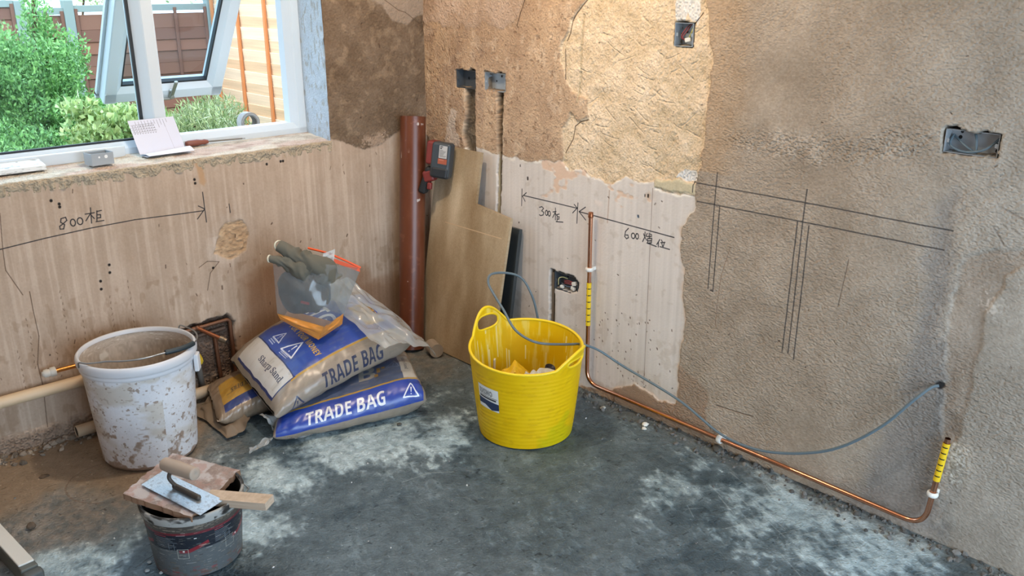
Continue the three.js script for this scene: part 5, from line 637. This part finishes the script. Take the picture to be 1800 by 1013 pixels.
{ const t = thing('screwdriver', 'old screwdriver with a worn red-brown handle lying on the sill', 'screwdriver', [-0.985, 0.950, -0.106], null, -0.06); part('handle', moved(lathe([[0, 0], [0.008, 0.001], [0.0115, 0.012], [0.0125, 0.045], [0.009, 0.066], [0.0105, 0.074], [0.007, 0.088], [0, 0.09]], 20), -0.035, 0, 0, 0, 0, -PI / 2), mat(rgb(122, 68, 52), 0.45), t); part('shaft', merge([rod([0.05, 0, 0], [0.19, -0.003, 0.002], 0.0028, 10), box(0.014, 0.0016, 0.006, 0.195, -0.003, 0.002)]), mat(rgb(120, 116, 108), 0.4, { metalness: 0.8 }), t); }

// ------------------------------------------------------------------ small things on the floor
{
  const t = thing('straightedge', 'plaster-caked metal straightedge lying in the bottom left corner', 'straightedge', [-1.985, 0.004, 0.795], null, 0.08);
  part('bar', moved(rbox(0.044, 0.050, 0.50, 0.004), -0.004, 0.028, -0.175), mat(rgb(92, 94, 88), 0.55, { metalness: 0.3 }), t); part('plaster_crust', moved(rbox(0.040, 0.006, 0.47, 0.003), -0.004, 0.055, -0.180), mat(rgb(206, 206, 200), 0.9), t, 'white plaster crust'); part('end_cap', moved(rbox(0.05, 0.044, 0.03, 0.008), -0.002, 0.024, 0.086), mat(rgb(76, 80, 78), 0.6), t);
}
const chips = mat(rgb(222, 222, 214), 0.85), stone = mat(rgb(84, 84, 80), 0.9), clod = mat(rgb(92, 78, 64), 0.95);
function bit(name, label, cat, m, x, z, r, seed, sq = [1, 0.5, 1], group) { const o = solo(name, lump(r, seed, 0.3, 1, sq), m, label, cat, group); o.position.set(x, r * sq[1] * 0.7 + 0.001, z); o.rotation.y = seed; return o; }
bit('plaster_chip', 'larger white plaster chip on the floor right of the yellow tub', 'plaster chip', chips, -0.068, 1.402, 0.013, 1); bit('plaster_chip', 'smaller white plaster chip beside the larger one right of the tub', 'plaster chip', chips, -0.092, 1.420, 0.009, 2); bit('plaster_chip', 'grey-white plaster chip nearer the tub, under the copper pipe', 'plaster chip', mat(rgb(176, 176, 168), 0.9), -0.080, 1.21, 0.010, 3);
bit('stone', 'flat dark stone below the middle of the copper pipe', 'stone', stone, -0.026, 1.690, 0.022, 4, [1.1, 0.4, 0.7]); bit('clod', 'brown clod of dirt at the lower left of the floor', 'clod', clod, -1.905, 0.585, 0.013, 5, [1, 0.8, 1]); bit('clod', 'flat brown clod in the sandy dirt near the window wall', 'clod', clod, -1.79, 0.30, 0.014, 6, [1.2, 0.3, 0.8]); bit('stone', 'small dark stone at the foot of the lower sand bag', 'stone', stone, -0.725, 0.795, 0.011, 7);
for (const [x, z, s] of [[-1.716, 0.985, 11], [-1.735, 1.02, 12], [-1.712, 1.055, 13]]) bit('gravel', 'tiny grey gravel grain on the floor left of the black pot', 'gravel', mat(rgb(150, 152, 150), 0.9), x, z, 0.006, s, [1, 0.6, 1], 'gravel grains left of the pot');
{ // grit scattered over the screed, and rubble along the foot of both walls: nobody could count it
  const R = rng(101), g = lump(1, 5, 0.35, 1, [1, 0.6, 1]), n = 900, im = new THREE.InstancedMesh(g, mat('#ffffff', 0.95), n), d = new THREE.Object3D(), c = new THREE.Color();
  for (let i = 0; i < n; i++) { let x, z, s; const k = R(); if (k < 0.42) { x = -R() * R() * 0.10 - 0.008; z = 1.0 + R() * 1.75; s = 0.0025 + R() * R() * 0.011; } else if (k < 0.75) { x = -2.2 + R() * 0.9; z = ZL + 0.012 + R() * R() * 0.10; s = 0.003 + R() * R() * 0.014; } else { x = -2.1 + R() * 2.05; z = 0.3 + R() * 2.3; s = 0.0012 + R() * R() * 0.004; } d.position.set(x, s * 0.25 + fl.height(x, z), z); d.rotation.set(R() * 3, R() * 6, R() * 3); d.scale.setScalar(s); d.updateMatrix(); im.setMatrixAt(i, d.matrix); const q = R(), v = 0.10 + 0.25 * R(); if (k < 0.42) c.setRGB(v * 0.55, v * 0.52, v * 0.47); else if (k < 0.75) c.setRGB(v * 1.1, v * 0.9, v * 0.7); else if (q < 0.25) c.setRGB(0.6, 0.6, 0.58); else c.setRGB(v * 0.6, v * 0.6, v * 0.58); im.setColorAt(i, c); }
  im.name = 'floor_grit'; tag(im, 'scattered grit and crumbs on the screed and along the wall feet', 'grit', null, 'stuff'); scene.add(im);
}

// ------------------------------------------------------------------ garden seen through the window
const ground = (x, z) => -0.30 + 0.74 * sstep(1.5, 0.3, x + 0.1 * noise(x, z, 601)) * sstep(-1.2, -3.6, z) + 0.04 * noise(x * 1.3, z * 1.3, 603);
{
  const m = mat('#ffffff', 0.95); m.map = dirtyTex(512, 512, 0, [0.25, 0.30, 0.13], (u, v, c) => { const n = fbm(u * 24, v * 24, 611, 4); for (let q = 0; q < 3; q++) c[q] += 0.10 * n; return blend(c, [0.36, 0.29, 0.20], 0.6 * sstep(0.1, 0.3, fbm(u * 9, v * 9, 613, 3))); });
  const g = struct('garden_ground', 'rough garden ground behind the house', 'ground'); part('soil', surf(120, 120, (u, v, p) => { p[0] = -9 + u * 15; p[2] = -12 + v * 11.75; p[1] = ground(p[0], p[2]); }, null, true), m, g);
  part('subsoil', boxTo(-30, 30, -0.9, -0.45, -40, 40), mat(rgb(92, 84, 62), 0.95), g);
}
function leafGeo(l, w) { const g = new THREE.BufferGeometry(); g.setAttribute('position', new THREE.Float32BufferAttribute([0, 0, 0, w, l * 0.45, 0.12 * l, 0, l, -0.05 * l, -w, l * 0.45, 0.12 * l, 0, l * 0.5, 0], 3)); g.setIndex([0, 1, 4, 1, 2, 4, 2, 3, 4, 3, 0, 4]); g.computeVertexNormals(); return g; }
const leafMat = phys('#ffffff', 0.7, { transmission: 0.35, thickness: 0 });
function foliage(parent, n, seed, where, l, w, tint) {
  const R = rng(seed), im = new THREE.InstancedMesh(leafGeo(l, w), leafMat, n), d = new THREE.Object3D(), c = new THREE.Color();
  for (let i = 0; i < n; i++) { const p = where(R); d.position.set(p[0], p[1], p[2]); d.rotation.set(R() * 2.6 - 1.3, R() * 6.3, R() * 2.6 - 1.3); d.scale.setScalar(0.6 + 0.8 * R()); d.updateMatrix(); im.setMatrixAt(i, d.matrix); const t = tint(R); c.setRGB(t[0], t[1], t[2]); im.setColorAt(i, c); }
  im.name = 'foliage'; im.userData.kind = 'stuff'; parent.add(im); return im;
}
const stemMat = mat(rgb(92, 70, 50), 0.9);
function shrub(name, label, blobs, n, seed, l, w, tint, foot, group) {
  const t = thing(name, label, 'shrub', foot, group), tot = blobs.reduce((a, b) => a + b[3] * b[4] * b[5], 0);
  foliage(t, n, seed, R => { let k = R() * tot, b = blobs[0]; for (const q of blobs) { b = q; k -= q[3] * q[4] * q[5]; if (k < 0) break; } const a = R() * TAU, cz = R() * 2 - 1, s = Math.sqrt(1 - cz * cz), r = Math.pow(R(), 0.28) * (0.82 + 0.3 * noise(a * 2 + seed, cz * 3, seed)); return [b[0] + b[3] * r * s * Math.cos(a) - foot[0], b[1] + b[4] * r * cz - foot[1], b[2] + b[5] * r * s * Math.sin(a) - foot[2]]; }, l, w, tint);
  const st = []; for (const b of blobs) st.push(tube([[0, -0.1, 0], [(b[0] - foot[0]) * 0.4, (b[1] - foot[1]) * 0.5, (b[2] - foot[2]) * 0.4], [b[0] - foot[0], b[1] - foot[1] + b[4] * 0.6, b[2] - foot[2]]], 0.014, 12, 6)); part('stem', merge(st), stemMat, t); return t;
}
const green = (a, b) => R => { const k = R(), v = 0.75 + 0.5 * R(); return [mix(a[0], b[0], k) * v, mix(a[1], b[1], k) * v, mix(a[2], b[2], k) * v]; };
shrub('conifer_shrub', 'large bright green bushy shrub filling the left window light', [[-0.72, 0.86, -3.3, 0.42, 0.42, 0.45], [-0.45, 1.02, -3.4, 0.22, 0.26, 0.28], [-0.55, 1.28, -3.4, 0.12, 0.24, 0.16], [-1.0, 1.05, -3.2, 0.34, 0.26, 0.36], [-0.45, 0.62, -3.2, 0.34, 0.26, 0.34], [-0.85, 0.5, -3.0, 0.4, 0.22, 0.36]], 34000, 621, 0.030, 0.007, green([0.12, 0.30, 0.09], [0.36, 0.62, 0.20]), [-0.7, 0.35, -3.3]);
shrub('leafy_shrub', 'pale yellow-green leafy shrub just left of the mullion', [[-0.62, 0.66, -2.25, 0.22, 0.17, 0.2], [-0.44, 0.70, -2.3, 0.18, 0.17, 0.2], [-0.70, 0.82, -2.3, 0.12, 0.09, 0.12], [-0.40, 0.55, -2.2, 0.22, 0.16, 0.2]], 5200, 631, 0.042, 0.013, green([0.24, 0.38, 0.12], [0.70, 0.76, 0.36]), [-0.55, 0.1, -2.25]);
shrub('weeds', 'wispy green weeds below the open sash', [[0.30, 0.42, -3.1, 0.40, 0.30, 0.4], [0.62, 0.44, -3.5, 0.34, 0.30, 0.35]], 9000, 641, 0.055, 0.003, green([0.18, 0.30, 0.10], [0.50, 0.56, 0.28]), [0.4, -0.25, -3.3]);
shrub('hedge', 'soft green growth rising above the far fence', [[0.6, 1.75, -8.6, 0.8, 0.55, 0.5], [1.6, 1.7, -8.6, 0.9, 0.5, 0.5], [2.8, 1.85, -8.8, 0.8, 0.6, 0.5], [-0.6, 1.8, -8.6, 0.8, 0.6, 0.5]], 14000, 651, 0.06, 0.018, green([0.30, 0.42, 0.14], [0.60, 0.70, 0.34]), [1.2, 0.0, -8.6]);
{ // lawn and long grass
  const R = rng(661), n = 60000, g = new THREE.BufferGeometry(); g.setAttribute('position', new THREE.Float32BufferAttribute([-0.5, 0, 0, 0.5, 0, 0, 0.25, 0.6, 0.1, -0.25, 0.6, 0.1, 0, 1, 0.35], 3)); g.setIndex([0, 1, 2, 0, 2, 3, 3, 2, 4]); g.computeVertexNormals();
  const im = new THREE.InstancedMesh(g, leafMat, n), d = new THREE.Object3D(), c = new THREE.Color();
  for (let i = 0; i < n; i++) { const x = -4.2 + R() * 6.3, z = -2.2 - R() * 4.7, h = 0.05 + 0.13 * R() * R() + (noise(x * 2, z * 2, 663) > 0.35 ? 0.08 : 0); d.position.set(x, ground(x, z) - 0.005, z); d.rotation.set((R() - 0.5) * 0.9, R() * 6.3, (R() - 0.5) * 0.9); d.scale.set(0.010 + 0.006 * R(), h, h); d.updateMatrix(); im.setMatrixAt(i, d.matrix); const v = 0.7 + 0.6 * R(); c.setRGB(0.20 * v, 0.44 * v, 0.10 * v); im.setColorAt(i, c); }
  im.name = 'lawn_grass'; tag(im, 'bright green rough grass of the lawn', 'grass', null, 'stuff'); scene.add(im);
}
// far fence: lap panels between concrete posts
{
  const boards = [0, 1, 2, 3].map(i => { const m = mat(rgb([128, 118, 136, 122][i], [88, 80, 92, 86][i], [72, 66, 74, 72][i]), 0.9); return m; }), conc = mat(rgb(136, 146, 142), 0.9), board = rbox(1, 0.155, 0.012, 0.002, 1), batten = rbox(0.034, 1, 0.022, 0.003, 1), zf = -7;
  const posts = [[-1.05, 'concrete fence post beyond the left edge of the shrub'], [0.30, 'concrete fence post at the far left, above the bright shrub'], [0.76, 'concrete fence post between shrub and open sash'], [2.30, 'concrete corner post where the two fences meet']];
  for (const [x, l] of posts) solo('fence_post', moved(rbox(0.10, 2.0, 0.10, 0.012), x, 0.36, zf), conc, l, 'fence post');
  const runs = [[-4.6, -2.85, 'far brown lap fence panel hidden beyond the left of the window', 1.30], [-2.80, -1.10, 'far brown lap fence panel behind the shrub, left of the picture', 1.31], [-1.0, 0.25, 'far brown lap fence panel at the left edge of the window', 1.33], [0.35, 0.71, 'narrow brown fence panel behind the shrub top', 1.25], [0.81, 2.25, 'brown lap fence panel seen through the open sash', 1.27]];
  for (const [x0, x1, l, top] of runs) {
    const t = thing('lap_fence', l, 'fence panel', [(x0 + x1) / 2, -0.45, zf], 'far fence panels'), w = x1 - x0, H = top + 0.45;
    let k = 0; for (let y = 0.08; y < H - 0.04; y += 0.125, k++) { const b = part('board', board, boards[(k * 7 + (x0 * 10 | 0) & 3)], t); b.scale.x = w; b.position.set(0, y, 0.004 * (k % 3)); b.rotation.x = -0.09; b.rotation.z = 0.006 * noise(k, x0, 3); }
    const n = Math.max(2, Math.round(w / 0.33)); for (let i = 0; i <= n; i++) { const b = part('batten', batten, boards[1], t); b.scale.y = H; b.position.set(-w / 2 + 0.02 + (w - 0.04) * i / n, H / 2, 0.028); }
    const cap = part('capping', batten, conc, t); cap.scale.set(2, w, 1.4); cap.rotation.z = PI / 2; cap.position.set(0, H, 0.01);
  }
}
// side fence: new orange larch lap boards
{
  const tones = [[240, 208, 174], [234, 198, 160], [244, 216, 184], [230, 190, 150]].map((c, i) => { const m = woodMat(c.map(v => v * 0.88), c, 671 + i, 0.85, 3, 14); return m; }), bt = mat(rgb(196, 124, 74), 0.85);
  const board = rbox(0.014, 0.150, 1, 0.003, 1), batten = rbox(0.026, 1, 0.042, 0.003, 1);
  for (const [z0, z1, l] of [[-6.92, -5.06, 'new orange-brown lap fence panel next to the corner post'], [-4.96, -3.1, 'nearer new orange-brown lap fence panel at the right of the window']]) {
    const t = thing('larch_fence', l, 'fence panel', [2.31, -0.62, (z0 + z1) / 2], 'new side fence panels'), w = z1 - z0, H = 2.25;
    let k = 0; for (let y = 0.08; y < H; y += 0.118, k++) { const b = part('board', board, tones[(k * 5 + (z0 < -5 ? 1 : 0)) & 3], t); b.scale.z = w; b.position.set(-0.004 * (k % 2), y, 0); b.rotation.z = 0.10; b.rotation.x = 0.010 * noise(k * 3, z0, 5); }
    for (const z of [-w / 2 + 0.03, -w / 2 + 0.64, -w / 2 + 1.26, w / 2 - 0.03]) { const b = part('batten', batten, bt, t); b.scale.y = H; b.position.set(-0.034, H / 2, z); }
  }
  solo('fence_post', moved(rbox(0.10, 2.6, 0.10, 0.012), 2.31, 0.4, -5.01), mat(rgb(136, 146, 142), 0.9), 'concrete fence post between the two new side panels', 'fence post');
}
{
  const t = thing('outside_ledge', 'white painted ledge just outside the open window', 'ledge', [-0.55, 0.890, -0.42]); part('slab', rbox(0.95, 0.030, 0.36, 0.004), mat(rgb(226, 222, 214), 0.7), t); part('support', box(0.85, 1.25, 0.06, 0, -0.64, 0.05), mat(rgb(190, 176, 160), 0.9), t);
  const r = thing('tape_roll', 'silver-grey roll of tape standing on the ledge outside the window', 'tape roll', [-0.582, 0.906, -0.46]); part('roll', moved(lathe([[0.030, -0.022], [0.044, -0.022], [0.044, 0.022], [0.030, 0.022], [0.030, -0.022]], 36), 0, 0.044, 0, PI / 2, 0, 0), mat(rgb(150, 150, 148), 0.45), r); part('core', moved(lathe([[0.029, -0.021], [0.029, 0.021]], 36), 0, 0.044, 0, PI / 2, 0, 0), mat(rgb(96, 88, 80), 0.8), r);
  solo('offcut', moved(rbox(0.10, 0.010, 0.05, 0.002), -0.44, 0.911, -0.44, 0, 0.4, 0), mat(rgb(210, 196, 176), 0.8), 'small pale offcut on the ledge outside', 'offcut');
}

scene.traverse(o => { if (o.isMesh) { o.castShadow = true; o.receiveShadow = true; } });
renderer.render(scene, camera);
